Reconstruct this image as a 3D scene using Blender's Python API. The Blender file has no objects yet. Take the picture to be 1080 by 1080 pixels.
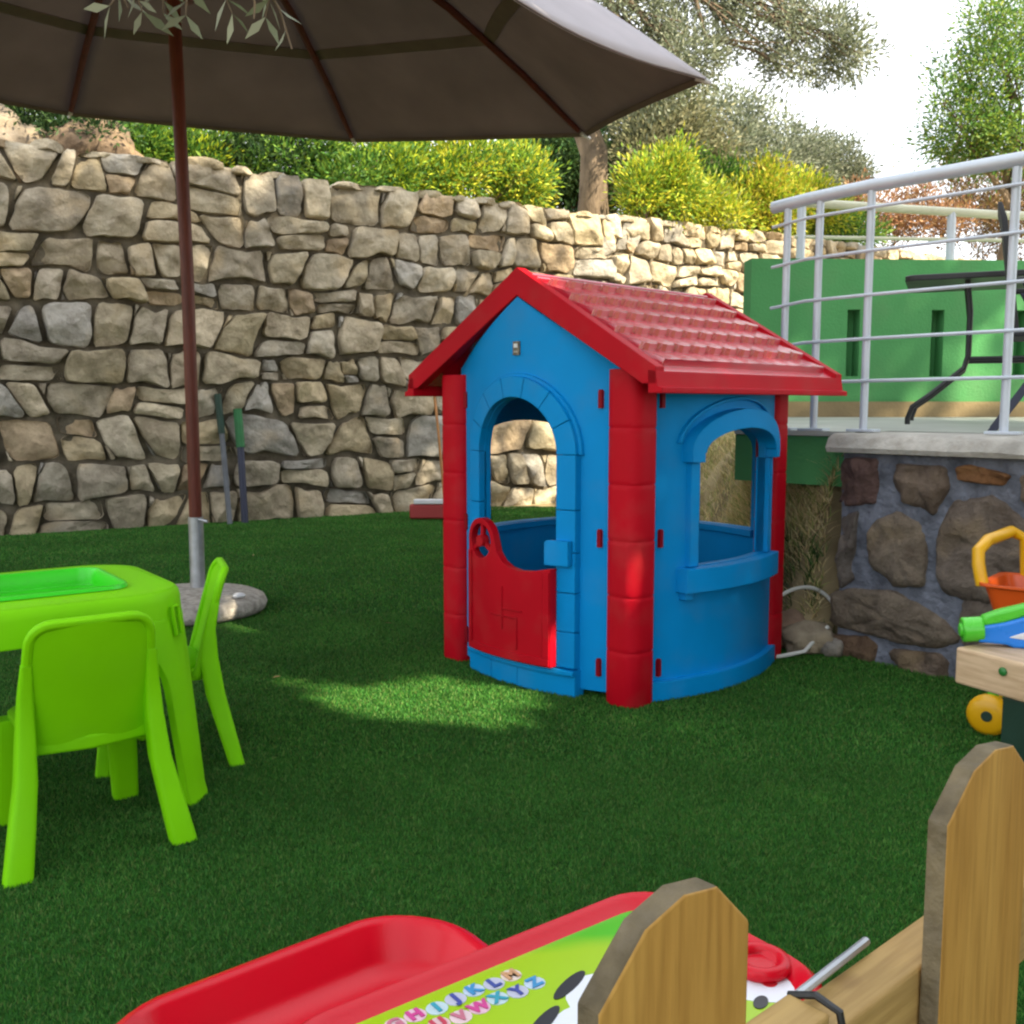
import bpy, bmesh, math, random
import numpy as np
from mathutils import Vector, Matrix, noise

random.seed(7)
rng = np.random.default_rng(7)
scene = bpy.context.scene
COL = scene.collection
R = math.radians
PI = math.pi

# ------------------------------------------------------------------ helpers
def tag(o, label=None, cat=None, group=None, kind=None):
    if label: o['label'] = label
    if cat: o['category'] = cat
    if group: o['group'] = group
    if kind: o['kind'] = kind
    return o

def empty(name, loc, rz=0.0, label=None, cat=None, group=None):
    o = bpy.data.objects.new(name, None)
    COL.objects.link(o)
    o.location = loc
    o.rotation_euler = (0, 0, rz)
    o.empty_display_size = 0.1
    return tag(o, label, cat, group)

def copy_tree(o, parent=None):
    c = o.copy()
    COL.objects.link(c)
    if parent is not None:
        c.parent = parent
    for ch in list(o.children):
        copy_tree(ch, c)
    return c

def finish(me, material, smooth):
    if material: me.materials.append(material)
    if smooth is not None and len(me.polygons):
        me.polygons.foreach_set('use_smooth', [True] * len(me.polygons))
        me.set_sharp_from_angle(angle=R(smooth))
    me.update()

def link(name, me, parent=None, loc=None):
    o = bpy.data.objects.new(name, me)
    COL.objects.link(o)
    if parent is not None: o.parent = parent
    if loc is not None: o.location = loc
    return o

class MB:
    def __init__(s):
        s.v = []; s.f = []; s.c = None
    def add(s, verts, faces):
        b = len(s.v)
        s.v += [tuple(p) for p in verts]
        s.f += [tuple(i + b for i in f) for f in faces]
    def box(s, c, d, M=None):
        x, y, z = d[0] / 2, d[1] / 2, d[2] / 2
        P = [Vector((a * x, b * y, e * z)) for a in (-1, 1) for b in (-1, 1) for e in (-1, 1)]
        if M is not None: P = [M @ p for p in P]
        P = [p + Vector(c) for p in P]
        s.add(P, [(0, 1, 3, 2), (4, 6, 7, 5), (0, 4, 5, 1), (2, 3, 7, 6), (0, 2, 6, 4), (1, 5, 7, 3)])
    def loft(s, secs, cap=True, closed=True):
        n = len(secs[0]); b = []
        for q in secs: b += [tuple(p) for p in q]
        F = []
        m = n if closed else n - 1
        for i in range(len(secs) - 1):
            for j in range(m):
                k = (j + 1) % n
                F.append((i * n + j, i * n + k, (i + 1) * n + k, (i + 1) * n + j))
        if cap:
            F.append(tuple(reversed(range(n))))
            F.append(tuple(range((len(secs) - 1) * n, len(secs) * n)))
        s.add(b, F)
    def tube(s, path, r, n=10, cap=True):
        path = [Vector(p) for p in path]
        rs = r if isinstance(r, (list, tuple)) else [r] * len(path)
        secs = []
        t0 = (path[1] - path[0]).normalized()
        up = Vector((0, 0, 1)) if abs(t0.z) < .9 else Vector((1, 0, 0))
        a = t0.cross(up).normalized()
        for i, p in enumerate(path):
            if i == 0: t = path[1] - path[0]
            elif i == len(path) - 1: t = path[-1] - path[-2]
            else: t = path[i + 1] - path[i - 1]
            t.normalize()
            a = (a - t * a.dot(t)).normalized()
            b = t.cross(a)
            secs.append([p + (a * math.cos(2 * PI * k / n) + b * math.sin(2 * PI * k / n)) * rs[i] for k in range(n)])
        s.loft(secs, cap)
    def lathe(s, prof, n=32, c=(0, 0, 0), M=None):
        secs = []
        for (r, z) in prof:
            q = [Vector((r * math.cos(2 * PI * k / n), r * math.sin(2 * PI * k / n), z)) for k in range(n)]
            if M is not None: q = [M @ p for p in q]
            secs.append([p + Vector(c) for p in q])
        s.loft(secs, True)
    def xf(s, M):
        s.v = [tuple(M @ Vector(p)) for p in s.v]
        return s
    def build(s, name, material, parent=None, loc=None, smooth=40, bevel=0, seg=2):
        me = bpy.data.meshes.new(name)
        v = s.v
        if loc is not None:
            v = [(p[0] - loc[0], p[1] - loc[1], p[2] - loc[2]) for p in v]
        me.from_pydata(v, [], s.f)
        bm = bmesh.new(); bm.from_mesh(me)
        bmesh.ops.recalc_face_normals(bm, faces=bm.faces)
        bm.to_mesh(me); bm.free()
        if s.c is not None:
            ca = me.color_attributes.new('Col', 'FLOAT_COLOR', 'POINT')
            ca.data.foreach_set('color', np.asarray(s.c, dtype=np.float32).ravel())
        finish(me, material, smooth)
        o = link(name, me, parent, loc)
        if bevel:
            m = o.modifiers.new('bevel', 'BEVEL'); m.width = bevel; m.segments = seg
            m.limit_method = 'ANGLE'; m.angle_limit = R(35); m.harden_normals = False
        return o

def np_mesh(name, V, F, C=None, material=None, parent=None, loc=None, smooth=True):
    """V (n,3), F list of (m,k) arrays"""
    me = bpy.data.meshes.new(name)
    V = np.asarray(V, dtype=np.float32)
    if loc is not None: V = V - np.asarray(loc, dtype=np.float32)
    me.vertices.add(len(V)); me.vertices.foreach_set('co', V.ravel())
    loops = np.concatenate([f.ravel() for f in F]).astype(np.int32)
    tot = np.concatenate([np.full(len(f), f.shape[1]) for f in F]).astype(np.int32)
    st = np.concatenate([[0], np.cumsum(tot)[:-1]]).astype(np.int32)
    me.loops.add(len(loops)); me.loops.foreach_set('vertex_index', loops)
    me.polygons.add(len(tot)); me.polygons.foreach_set('loop_start', st); me.polygons.foreach_set('loop_total', tot)
    if smooth: me.polygons.foreach_set('use_smooth', np.ones(len(tot), dtype=bool))
    me.update(calc_edges=True)
    if C is not None:
        ca = me.color_attributes.new('Col', 'FLOAT_COLOR', 'POINT')
        C4 = np.ones((len(V), 4), dtype=np.float32); C4[:, :3] = C
        ca.data.foreach_set('color', C4.ravel())
    if material: me.materials.append(material)
    return link(name, me, parent, loc)

def panel(outline, holes, y0, y1, cuts=(), disp=None, M=None):
    """flat shape in XZ with holes, thickened from y0 to y1, bent by disp(x,z)"""
    bm = bmesh.new()
    for lp in [outline] + list(holes):
        vs = [bm.verts.new((p[0], 0, p[1])) for p in lp]
        for i in range(len(vs)): bm.edges.new((vs[i], vs[(i + 1) % len(vs)]))
    bmesh.ops.triangle_fill(bm, use_beauty=True, use_dissolve=False, edges=bm.edges[:])
    for c in cuts:
        bmesh.ops.bisect_plane(bm, geom=bm.verts[:] + bm.edges[:] + bm.faces[:], plane_co=(c, 0, 0), plane_no=(1, 0, 0))
    for v in bm.verts: v.co.y = y0
    r = bmesh.ops.extrude_face_region(bm, geom=bm.faces[:])
    for e in r['geom']:
        if isinstance(e, bmesh.types.BMVert): e.co.y = y1
    if disp:
        for v in bm.verts: v.co.y += disp(v.co.x, v.co.z)
    bm.verts.index_update()
    mb = MB()
    V = [v.co.copy() for v in bm.verts]
    if M is not None: V = [M @ p for p in V]
    mb.add(V, [tuple(v.index for v in f.verts) for f in bm.faces])
    bm.free()
    return mb

def rrect(w, d, r, n=6):
    pts = []
    for cx, cy, a0 in ((w / 2 - r, d / 2 - r, 0), (-w / 2 + r, d / 2 - r, 90), (-w / 2 + r, -d / 2 + r, 180), (w / 2 - r, -d / 2 + r, 270)):
        for i in range(n + 1):
            a = R(a0 + 90 * i / n)
            pts.append((cx + r * math.cos(a), cy + r * math.sin(a)))
    return pts

# ------------------------------------------------------------------ materials
def new_mat(name):
    m = bpy.data.materials.new(name); m.use_nodes = True
    nt = m.node_tree
    b = nt.nodes['Principled BSDF']
    return m, nt, b

def node(nt, t, **kw):
    n = nt.nodes.new(t)
    for k, v in kw.items(): setattr(n, k, v)
    return n

def basic(name, col, rough=.5, var=.12, vscale=4, bump=0.0, bscale=60, metal=0.0, bevel=0.0, attr=False, transl=0.0, col2=None,
          spec=.5, distort=0.0, stretch=(1, 1, 1), rvar=.1, dirt=0.0):
    m, nt, b = new_mat(name)
    L = nt.links.new
    tc = node(nt, 'ShaderNodeTexCoord'); mp = node(nt, 'ShaderNodeMapping'); mp.inputs['Scale'].default_value = stretch
    L(tc.outputs['Object'], mp.inputs['Vector'])
    n1 = node(nt, 'ShaderNodeTexNoise'); n1.inputs['Scale'].default_value = vscale; n1.inputs['Detail'].default_value = 6
    n1.inputs['Distortion'].default_value = distort
    L(mp.outputs[0], n1.inputs['Vector'])
    mx = node(nt, 'ShaderNodeMix', data_type='RGBA')
    c = list(col) + [1]
    if attr:
        at = node(nt, 'ShaderNodeAttribute', attribute_name='Col')
        hi = node(nt, 'ShaderNodeMix', data_type='RGBA', blend_type='MULTIPLY'); hi.inputs[0].default_value = 1
        lo = node(nt, 'ShaderNodeMix', data_type='RGBA', blend_type='MULTIPLY'); lo.inputs[0].default_value = 1
        L(at.outputs['Color'], hi.inputs[6]); L(at.outputs['Color'], lo.inputs[6])
        hi.inputs[7].default_value = [1 + var] * 3 + [1]; lo.inputs[7].default_value = [1 - var] * 3 + [1]
        L(lo.outputs[2], mx.inputs[6]); L(hi.outputs[2], mx.inputs[7])
    else:
        mx.inputs[6].default_value = [x * (1 - var) for x in col] + [1]
        mx.inputs[7].default_value = list(col2) + [1] if col2 else [min(1, x * (1 + var)) for x in col] + [1]
    rp = node(nt, 'ShaderNodeMapRange'); rp.inputs[1].default_value = .3; rp.inputs[2].default_value = .7
    L(n1.outputs['Fac'], rp.inputs[0]); L(rp.outputs[0], mx.inputs[0])
    colout = mx.outputs[2]
    if dirt:
        nd = node(nt, 'ShaderNodeTexNoise'); nd.inputs['Scale'].default_value = vscale * 2.3; nd.inputs['Detail'].default_value = 9
        L(mp.outputs[0], nd.inputs['Vector'])
        rd = node(nt, 'ShaderNodeMapRange'); rd.inputs[1].default_value = .5; rd.inputs[2].default_value = .75; rd.inputs[4].default_value = dirt
        L(nd.outputs['Fac'], rd.inputs[0])
        md = node(nt, 'ShaderNodeMix', data_type='RGBA'); L(rd.outputs[0], md.inputs[0]); L(colout, md.inputs[6])
        md.inputs[7].default_value = (.2, .17, .13, 1)
        colout = md.outputs[2]
    L(colout, b.inputs['Base Color'])
    rr = node(nt, 'ShaderNodeMapRange'); rr.inputs[3].default_value = max(.02, rough - rvar); rr.inputs[4].default_value = min(1, rough + rvar)
    L(n1.outputs['Fac'], rr.inputs[0]); L(rr.outputs[0], b.inputs['Roughness'])
    b.inputs['Metallic'].default_value = metal
    b.inputs['Specular IOR Level'].default_value = spec
    nrm = None
    if bevel:
        bv = node(nt, 'ShaderNodeBevel'); bv.samples = 4; bv.inputs['Radius'].default_value = bevel; nrm = bv.outputs[0]
    if bump:
        n2 = node(nt, 'ShaderNodeTexNoise'); n2.inputs['Scale'].default_value = bscale; n2.inputs['Detail'].default_value = 8
        L(mp.outputs[0], n2.inputs['Vector'])
        bp = node(nt, 'ShaderNodeBump'); bp.inputs['Strength'].default_value = bump; bp.inputs['Distance'].default_value = .02
        L(n2.outputs['Fac'], bp.inputs['Height'])
        if nrm: L(nrm, bp.inputs['Normal'])
        nrm = bp.outputs[0]
    if nrm: L(nrm, b.inputs['Normal'])
    if transl:
        tr = node(nt, 'ShaderNodeBsdfTranslucent'); L(colout, tr.inputs['Color'])
        ms = node(nt, 'ShaderNodeMixShader'); ms.inputs[0].default_value = transl
        L(b.outputs[0], ms.inputs[1]); L(tr.outputs[0], ms.inputs[2])
        L(ms.outputs[0], nt.nodes['Material Output'].inputs['Surface'])
    return m

def stone_mat(name, bump=.7, var=.3, vs=5, bs=9, rough=.9):
    m, nt, b = new_mat(name); L = nt.links.new
    tc = node(nt, 'ShaderNodeTexCoord')
    at = node(nt, 'ShaderNodeAttribute', attribute_name='Col')
    n1 = node(nt, 'ShaderNodeTexNoise'); n1.inputs['Scale'].default_value = vs; n1.inputs['Detail'].default_value = 10; n1.inputs['Roughness'].default_value = .65
    n2 = node(nt, 'ShaderNodeTexNoise'); n2.inputs['Scale'].default_value = bs; n2.inputs['Detail'].default_value = 12; n2.inputs['Roughness'].default_value = .7
    n3 = node(nt, 'ShaderNodeTexVoronoi'); n3.inputs['Scale'].default_value = bs * .7; n3.feature = 'F1'
    for n in (n1, n2, n3): L(tc.outputs['Object'], n.inputs['Vector'])
    cr = node(nt, 'ShaderNodeValToRGB')
    e = cr.color_ramp.elements
    e[0].position = .28; e[0].color = (1 - var * 1.3, 1 - var * 1.4, 1 - var * 1.5, 1)
    e[1].position = .72; e[1].color = (1 + var * .7, 1 + var * .65, 1 + var * .55, 1)
    L(n1.outputs['Fac'], cr.inputs[0])
    mx = node(nt, 'ShaderNodeMix', data_type='RGBA', blend_type='MULTIPLY'); mx.inputs[0].default_value = 1
    L(at.outputs['Color'], mx.inputs[6]); L(cr.outputs[0], mx.inputs[7])
    # ochre lichen and rust stains
    rd = node(nt, 'ShaderNodeMapRange'); rd.inputs[1].default_value = .56; rd.inputs[2].default_value = .72; rd.inputs[4].default_value = .5
    n4 = node(nt, 'ShaderNodeTexNoise'); n4.inputs['Scale'].default_value = vs * .5; n4.inputs['Detail'].default_value = 6
    L(tc.outputs['Object'], n4.inputs['Vector']); L(n4.outputs['Fac'], rd.inputs[0])
    m2 = node(nt, 'ShaderNodeMix', data_type='RGBA'); L(rd.outputs[0], m2.inputs[0]); L(mx.outputs[2], m2.inputs[6]); m2.inputs[7].default_value = (.33, .23, .11, 1)
    L(m2.outputs[2], b.inputs['Base Color'])
    b.inputs['Roughness'].default_value = rough; b.inputs['Specular IOR Level'].default_value = .25
    ad = node(nt, 'ShaderNodeMath', operation='ADD'); L(n2.outputs['Fac'], ad.inputs[0])
    mu = node(nt, 'ShaderNodeMath', operation='MULTIPLY'); mu.inputs[1].default_value = .35; L(n3.outputs['Distance'], mu.inputs[0]); L(mu.outputs[0], ad.inputs[1])
    bp = node(nt, 'ShaderNodeBump'); bp.inputs['Strength'].default_value = bump; bp.inputs['Distance'].default_value = .06
    L(ad.outputs[0], bp.inputs['Height']); L(bp.outputs[0], b.inputs['Normal'])
    return m

def wood_mat(name, c1, c2, stretch, scale=6, rough=.6, bevel=.003, knots=True):
    m, nt, b = new_mat(name); L = nt.links.new
    tc = node(nt, 'ShaderNodeTexCoord'); mp = node(nt, 'ShaderNodeMapping'); mp.inputs['Scale'].default_value = stretch
    L(tc.outputs['Object'], mp.inputs['Vector'])
    n1 = node(nt, 'ShaderNodeTexNoise'); n1.inputs['Scale'].default_value = scale; n1.inputs['Detail'].default_value = 8; n1.inputs['Distortion'].default_value = .6
    L(mp.outputs[0], n1.inputs['Vector'])
    cr = node(nt, 'ShaderNodeValToRGB'); e = cr.color_ramp.elements
    e[0].position = .3; e[0].color = list(c2) + [1]; e[1].position = .66; e[1].color = list(c1) + [1]
    L(n1.outputs['Fac'], cr.inputs[0])
    # fine grain
    n2 = node(nt, 'ShaderNodeTexNoise'); n2.inputs['Scale'].default_value = scale * 7; n2.inputs['Detail'].default_value = 4
    L(mp.outputs[0], n2.inputs['Vector'])
    mg = node(nt, 'ShaderNodeMix', data_type='RGBA', blend_type='MULTIPLY'); mg.inputs[0].default_value = .55
    g2 = node(nt, 'ShaderNodeValToRGB'); g2.color_ramp.elements[0].position = .35; g2.color_ramp.elements[0].color = (.60, .54, .45, 1); g2.color_ramp.elements[1].position = .6
    L(n2.outputs['Fac'], g2.inputs[0]); L(cr.outputs[0], mg.inputs[6]); L(g2.outputs[0], mg.inputs[7])
    out = mg.outputs[2]
    if knots:
        v = node(nt, 'ShaderNodeTexVoronoi'); v.inputs['Scale'].default_value = 7
        mp2 = node(nt, 'ShaderNodeMapping'); mp2.inputs['Scale'].default_value = (1, 1, .45); L(tc.outputs['Object'], mp2.inputs['Vector']); L(mp2.outputs[0], v.inputs['Vector'])
        kr = node(nt, 'ShaderNodeMapRange'); kr.inputs[1].default_value = .03; kr.inputs[2].default_value = .16; kr.inputs[3].default_value = .75; kr.inputs[4].default_value = 0
        L(v.outputs['Distance'], kr.inputs[0])
        mk = node(nt, 'ShaderNodeMix', data_type='RGBA'); L(kr.outputs[0], mk.inputs[0]); L(out, mk.inputs[6]); mk.inputs[7].default_value = (.13, .06, .02, 1)
        out = mk.outputs[2]
    L(out, b.inputs['Base Color'])
    b.inputs['Roughness'].default_value = rough; b.inputs['Specular IOR Level'].default_value = .3
    bv = node(nt, 'ShaderNodeBevel'); bv.samples = 4; bv.inputs['Radius'].default_value = bevel
    bp = node(nt, 'ShaderNodeBump'); bp.inputs['Strength'].default_value = .25; bp.inputs['Distance'].default_value = .004
    L(n2.outputs['Fac'], bp.inputs['Height']); L(bv.outputs[0], bp.inputs['Normal']); L(bp.outputs[0], b.inputs['Normal'])
    return m

M = {}
M['red'] = basic('red_plastic', (.45, .002, .012), .52, .1, 3, .05, 220, bevel=.008, rvar=.06, dirt=.10, spec=.12)
M['roof_red'] = basic('roof_red_plastic', (.50, .004, .026), .25, .1, 3, .04, 220, bevel=.003, rvar=.05, spec=1.0)
M['blue'] = basic('blue_plastic', (.0, .245, .61), .52, .08, 2.5, .05, 200, bevel=.008, rvar=.06, dirt=.09, spec=.12)
M['green'] = basic('lime_plastic', (.20, .62, .001), .52, .08, 3, .06, 240, bevel=.008, rvar=.06, dirt=.03, spec=.14)
M['tray_green'] = basic('bright_green_plastic', (.04, .60, .012), .35, .08, 3, .04, 240, bevel=.006)
M['desk_red'] = basic('glossy_red_plastic', (.56, .003, .016), .25, .08, 2, .03, 150, bevel=.006, rvar=.05, dirt=.04, spec=.28)
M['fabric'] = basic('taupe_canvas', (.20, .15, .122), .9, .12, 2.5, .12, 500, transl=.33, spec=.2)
M['fabric_lit'] = basic('daylit_outer_canvas', (.60, .56, .60), .85, .08, 2.5, .12, 500, transl=.30, spec=.2)  # daylight on the canopy's top side, painted as a paler canvas
M['band'] = basic('dark_canvas_band', (.21, .16, .138), .9, .1, 5, .1, 500, transl=.30, spec=.1)
M['pole'] = wood_mat('red_brown_wood', (.15, .034, .020), (.10, .022, .013), (1, 1, .1), 20, .45, .003, False)
M['steel'] = basic('galvanised_steel', (.42, .44, .47), .45, .2, 14, .05, 80, metal=.8)
M['rail'] = basic('grey_painted_steel', (.50, .55, .62), .42, .08, 6, .03, 120, metal=.2, dirt=.08)
M['rail_cream'] = basic('pale_painted_steel', (.55, .56, .42), .5, .1, 6, .03, 120)
M['concrete'] = basic('speckled_concrete', (.40, .37, .33), .9, .35, 30, .5, 90, spec=.2, dirt=.3)
M['coping'] = basic('weathered_coping', (.42, .40, .36), .9, .3, 7, .5, 40, spec=.2, dirt=.45)
M['green_wall'] = basic('green_painted_wall', (.075, .27, .095), .85, .18, 1.3, .2, 60, spec=.2, dirt=.16)
M['skirt'] = basic('tan_skirting', (.24, .18, .09), .85, .25, 3, .2, 40)
M['tiles'] = basic('terrace_paving', (.36, .37, .33), .6, .18, 2, .1, 40)
M['stone'] = stone_mat('rubble_stone', 1.0, .36, 6, 9)
M['clad'] = stone_mat('dark_cladding_stone', 1.0, .42, 9, 14)
M['mortar_dark'] = basic('earth_joint_fill', (.13, .112, .084), 1, .4, 9, .5, 30, spec=.1)
M['mortar'] = basic('blue_grey_mortar', (.14, .15, .182), .95, .5, 9, 1.0, 30, spec=.15)
M['turf'] = basic('turf_backing', (.018, .07, .013), 1, .4, 30, .4, 200, spec=.05)
M['grass'] = basic('turf_blades', (.03, .12, .02), .6, .22, 1.7, attr=True, transl=.18, spec=.25)
M['straw'] = basic('dry_grass_blades', (.4, .3, .13), .75, .2, 3, attr=True, transl=.25, spec=.2)
M['leaf'] = basic('leaves', (.08, .1, .04), .55, .22, 2.2, attr=True, transl=.32, spec=.3)
M['bark'] = basic('olive_bark', (.16, .12, .085), .95, .45, 9, 1.0, 22, stretch=(1, 1, .35), spec=.15)
M['dead_leaf'] = basic('dead_leaf', (.30, .20, .09), .8, .4, 20)
M['earth'] = basic('dry_earth', (.26, .20, .11), 1, .45, 2.5, .8, 9, col2=(.42, .34, .19), spec=.1)
M['fence'] = wood_mat('treated_pine', (.52, .30, .072), (.43, .23, .05), (1, 1, .07), 16, .55, .0025)
M['fence_rail'] = wood_mat('treated_pine_rail', (.44, .29, .10), (.30, .19, .07), (.07, 1, 1), 16, .6, .0025)
M['fence_shade'] = basic('shaded_edge_wood', (.15, .12, .072), .8, .4, 22, .35, 60, spec=.2, dirt=.3)  # darker wood that paints shade onto the picket edges
M['pale_wood'] = wood_mat('pale_beech', (.62, .45, .29), (.55, .38, .23), (.12, 1, 1), 9, .5, .004, False)
M['dark_green'] = basic('dark_green_paint', (.008, .035, .022), .5, .15, 6, .05, 90, bevel=.004)
M['bolt_green'] = basic('green_cap', (.02, .16, .03), .4, .1)
M['toy_blue'] = basic('toy_blue', (.01, .20, .72), .28, .08, 4, bevel=.006)
M['toy_green'] = basic('toy_green', (.08, .55, .03), .28, .08, 4, bevel=.006)
M['toy_yellow'] = basic('toy_yellow', (.72, .38, .005), .33, .08, 4, bevel=.006)
M['toy_orange'] = basic('toy_orange', (.66, .09, .01), .33, .08, 4, bevel=.006)
M['black'] = basic('black_metal', (.012, .013, .015), .45, .2, 6, .05, 100)
M['dark_blue'] = basic('navy_metal', (.025, .03, .06), .5, .2, 6, .05, 100)
M['mesh_black'] = basic('black_mesh_fabric', (.02, .021, .024), .7, .2, 30, .2, 300)
M['white_hose'] = basic('white_hose', (.55, .56, .53), .5, .1, 6, dirt=.2)
M['white'] = basic('white_plastic', (.62, .63, .66), .45, .06, 6)
M['broom_red'] = basic('broom_red', (.33, .03, .03), .5, .1, 6, bevel=.004)
M['broom_wood'] = wood_mat('broom_wood', (.36, .17, .05), (.28, .12, .035), (1, 1, .1), 20, .5, .002, False)
M['pin_red'] = basic('dark_red_plastic', (.22, .002, .01), .5, .1, 5, spec=.15)
M['sleeve_green'] = basic('green_sleeve', (.018, .13, .04), .6, .2, 8)
M['pole_grey'] = basic('dull_grey_metal', (.11, .12, .14), .5, .2, 9)
M['plaque'] = basic('grey_plaque', (.14, .12, .09), .5, .5, 60)

M['roof_red'].node_tree.nodes['Principled BSDF'].inputs['IOR'].default_value = 1.95
# ------------------------------------------------------------------ camera, light, sky
cam_d = bpy.data.cameras.new('camera'); cam = bpy.data.objects.new('camera', cam_d); COL.objects.link(cam)
cam.location = (0, 0, 1.1); cam.rotation_euler = (R(90 - 6.05), 0, 0)
cam_d.sensor_width = 36; cam_d.lens = 36 * 1045 / 1080; cam_d.clip_start = .02; cam_d.clip_end = 2000
scene.camera = cam
EL = R(42); AZ = Vector((.8, -.6, 0))
SUN = Vector((AZ.x * math.cos(EL), AZ.y * math.cos(EL), math.sin(EL)))
sd = bpy.data.lights.new('sun', 'SUN'); sd.energy = 4.8; sd.angle = R(.53); sd.color = (1, .87, .64)
so = bpy.data.objects.new('sun', sd); COL.objects.link(so); so.rotation_euler = SUN.to_track_quat('Z', 'Y').to_euler()
so.location = (12, -9, 14)
w = bpy.data.worlds.new('World'); scene.world = w; w.use_nodes = True
nt = w.node_tree; L = nt.links.new; bg = nt.nodes['Background']
sky = node(nt, 'ShaderNodeTexSky'); sky.sky_type = 'NISHITA'; sky.sun_disc = False
sky.sun_elevation = EL; sky.sun_rotation = math.atan2(AZ.x, AZ.y)
sky.air_density = 1.0; sky.dust_density = 3.0; sky.ozone_density = 1.0
tc = node(nt, 'ShaderNodeTexCoord'); mp = node(nt, 'ShaderNodeMapping'); mp.inputs['Scale'].default_value = (1, 1, 2.5)
L(tc.outputs['Generated'], mp.inputs['Vector'])
cn = node(nt, 'ShaderNodeTexNoise'); cn.inputs['Scale'].default_value = 2.2; cn.inputs['Detail'].default_value = 8
L(mp.outputs[0], cn.inputs['Vector'])
cr = node(nt, 'ShaderNodeMapRange'); cr.inputs[1].default_value = .30; cr.inputs[2].default_value = .58; cr.inputs[3].default_value = .35; cr.inputs[4].default_value = .95
L(cn.outputs['Fac'], cr.inputs[0])
mx = node(nt, 'ShaderNodeMix', data_type='RGBA'); L(cr.outputs[0], mx.inputs[0]); L(sky.outputs[0], mx.inputs[6]); mx.inputs[7].default_value = (8.6, 8.9, 9.2, 1)
L(mx.outputs[2], bg.inputs['Color']); bg.inputs['Strength'].default_value = .095
vs = scene.view_settings; vs.view_transform = 'Standard'; vs.look = 'None'; vs.gamma = 1; vs.use_curve_mapping = False
vs.exposure = 1.6
scene.cycles.filter_width = 2.3
scene.cycles.max_bounces = 8; scene.cycles.transparent_max_bounces = 4

# ------------------------------------------------------------------ ground
WN = np.array([-.5225, .8526]); WD = np.array([.8526, .5225]); WP = np.array([-1.39, 10.29])
def gh(x, y):
    """height of the earth: flat under the lawn, a bank on the right, a plateau behind the stone wall"""
    x = np.asarray(x, dtype=float); y = np.asarray(y, dtype=float)
    d = (x - WP[0]) * WN[0] + (y - WP[1]) * WN[1]
    q = .76 * x + .65 * y - 3.924
    A = np.array([1.27, 4.52]); B = np.array([.72, 10.6])
    t = (B - A) / np.linalg.norm(B - A); nb = np.array([t[1], -t[0]])
    bd = (x - A[0]) * nb[0] + (y - A[1]) * nb[1]
    s = np.clip(bd / (.24 + .38 * np.clip((y - 4.9) / 2.2, 0, 1)), 0, 1)
    bank = .86 * (s * s * (3 - 2 * s)) ** .8
    sa_ = .65 * x - .76 * y + 2.356
    fr = np.where(sa_ < -.10, np.clip((q + .06) / .16, 0, 1), np.clip((q - .16) / .1, 0, 1))
    z = bank * fr
    far = np.clip((y - 7) / 6, 0, 1) * np.clip((x - 2.5) / 4, 0, 1)
    z = z + far * 1.2
    k = np.clip((d - .22) / .12, 0, 1)
    up = 3.12 + .045 * np.clip(d, 0, 40)
    z = z * (1 - k) + np.maximum(z, up) * k
    return z - .008
gx = np.concatenate([np.linspace(-160, -12, 12), np.linspace(-11.5, -6.2, 10), np.arange(-6, 10, .11), np.linspace(10.5, 20, 12), np.linspace(24, 160, 12)])
gy = np.concatenate([np.linspace(-60, -4, 8), np.arange(-3, 18, .11), np.linspace(18.5, 36, 16), np.linspace(42, 400, 14)])
X, Y = np.meshgrid(gx, gy)
Z = gh(X, Y)
fine = (Z > .05) & (X > -7) & (X < 11) & (Y < 19)
nz = np.zeros_like(Z)
for i, j in zip(*np.nonzero(fine)):
    nz[i, j] = noise.noise(Vector((X[i, j] * 2.1, Y[i, j] * 2.1, 0))) * .07 + noise.noise(Vector((X[i, j] * 6, Y[i, j] * 6, 3))) * .03
Z = Z + nz * np.clip(Z * 3, 0, 1)
ny, nx = X.shape
I = np.arange(nx * ny).reshape(ny, nx)
F = np.stack([I[:-1, :-1], I[:-1, 1:], I[1:, 1:], I[1:, :-1]], -1).reshape(-1, 4)
g = np_mesh('ground', np.stack([X, Y, Z], -1).reshape(-1, 3), [F], None, M['earth'])
tag(g, 'bare earth rising into a bank of dry grass behind the playhouse', 'ground', kind='structure')
def ground_z(x, y): return float(gh(x, y))

# lawn sheet
mb = MB()
lawn = [(-9, -2.5), (4, -2.5), (2.6, 2.6), (1.5, 4.3), (1.28, 4.5), (.70, 10.9), (-1.5, 10.22), (-5, 8.08), (-9, 5.6)]
mb.add([(x, y, .002) for x, y in lawn], [tuple(range(len(lawn)))])
o = mb.build('lawn', M['turf'], smooth=None); tag(o, 'flat green lawn of artificial turf', 'lawn', kind='structure')

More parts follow.
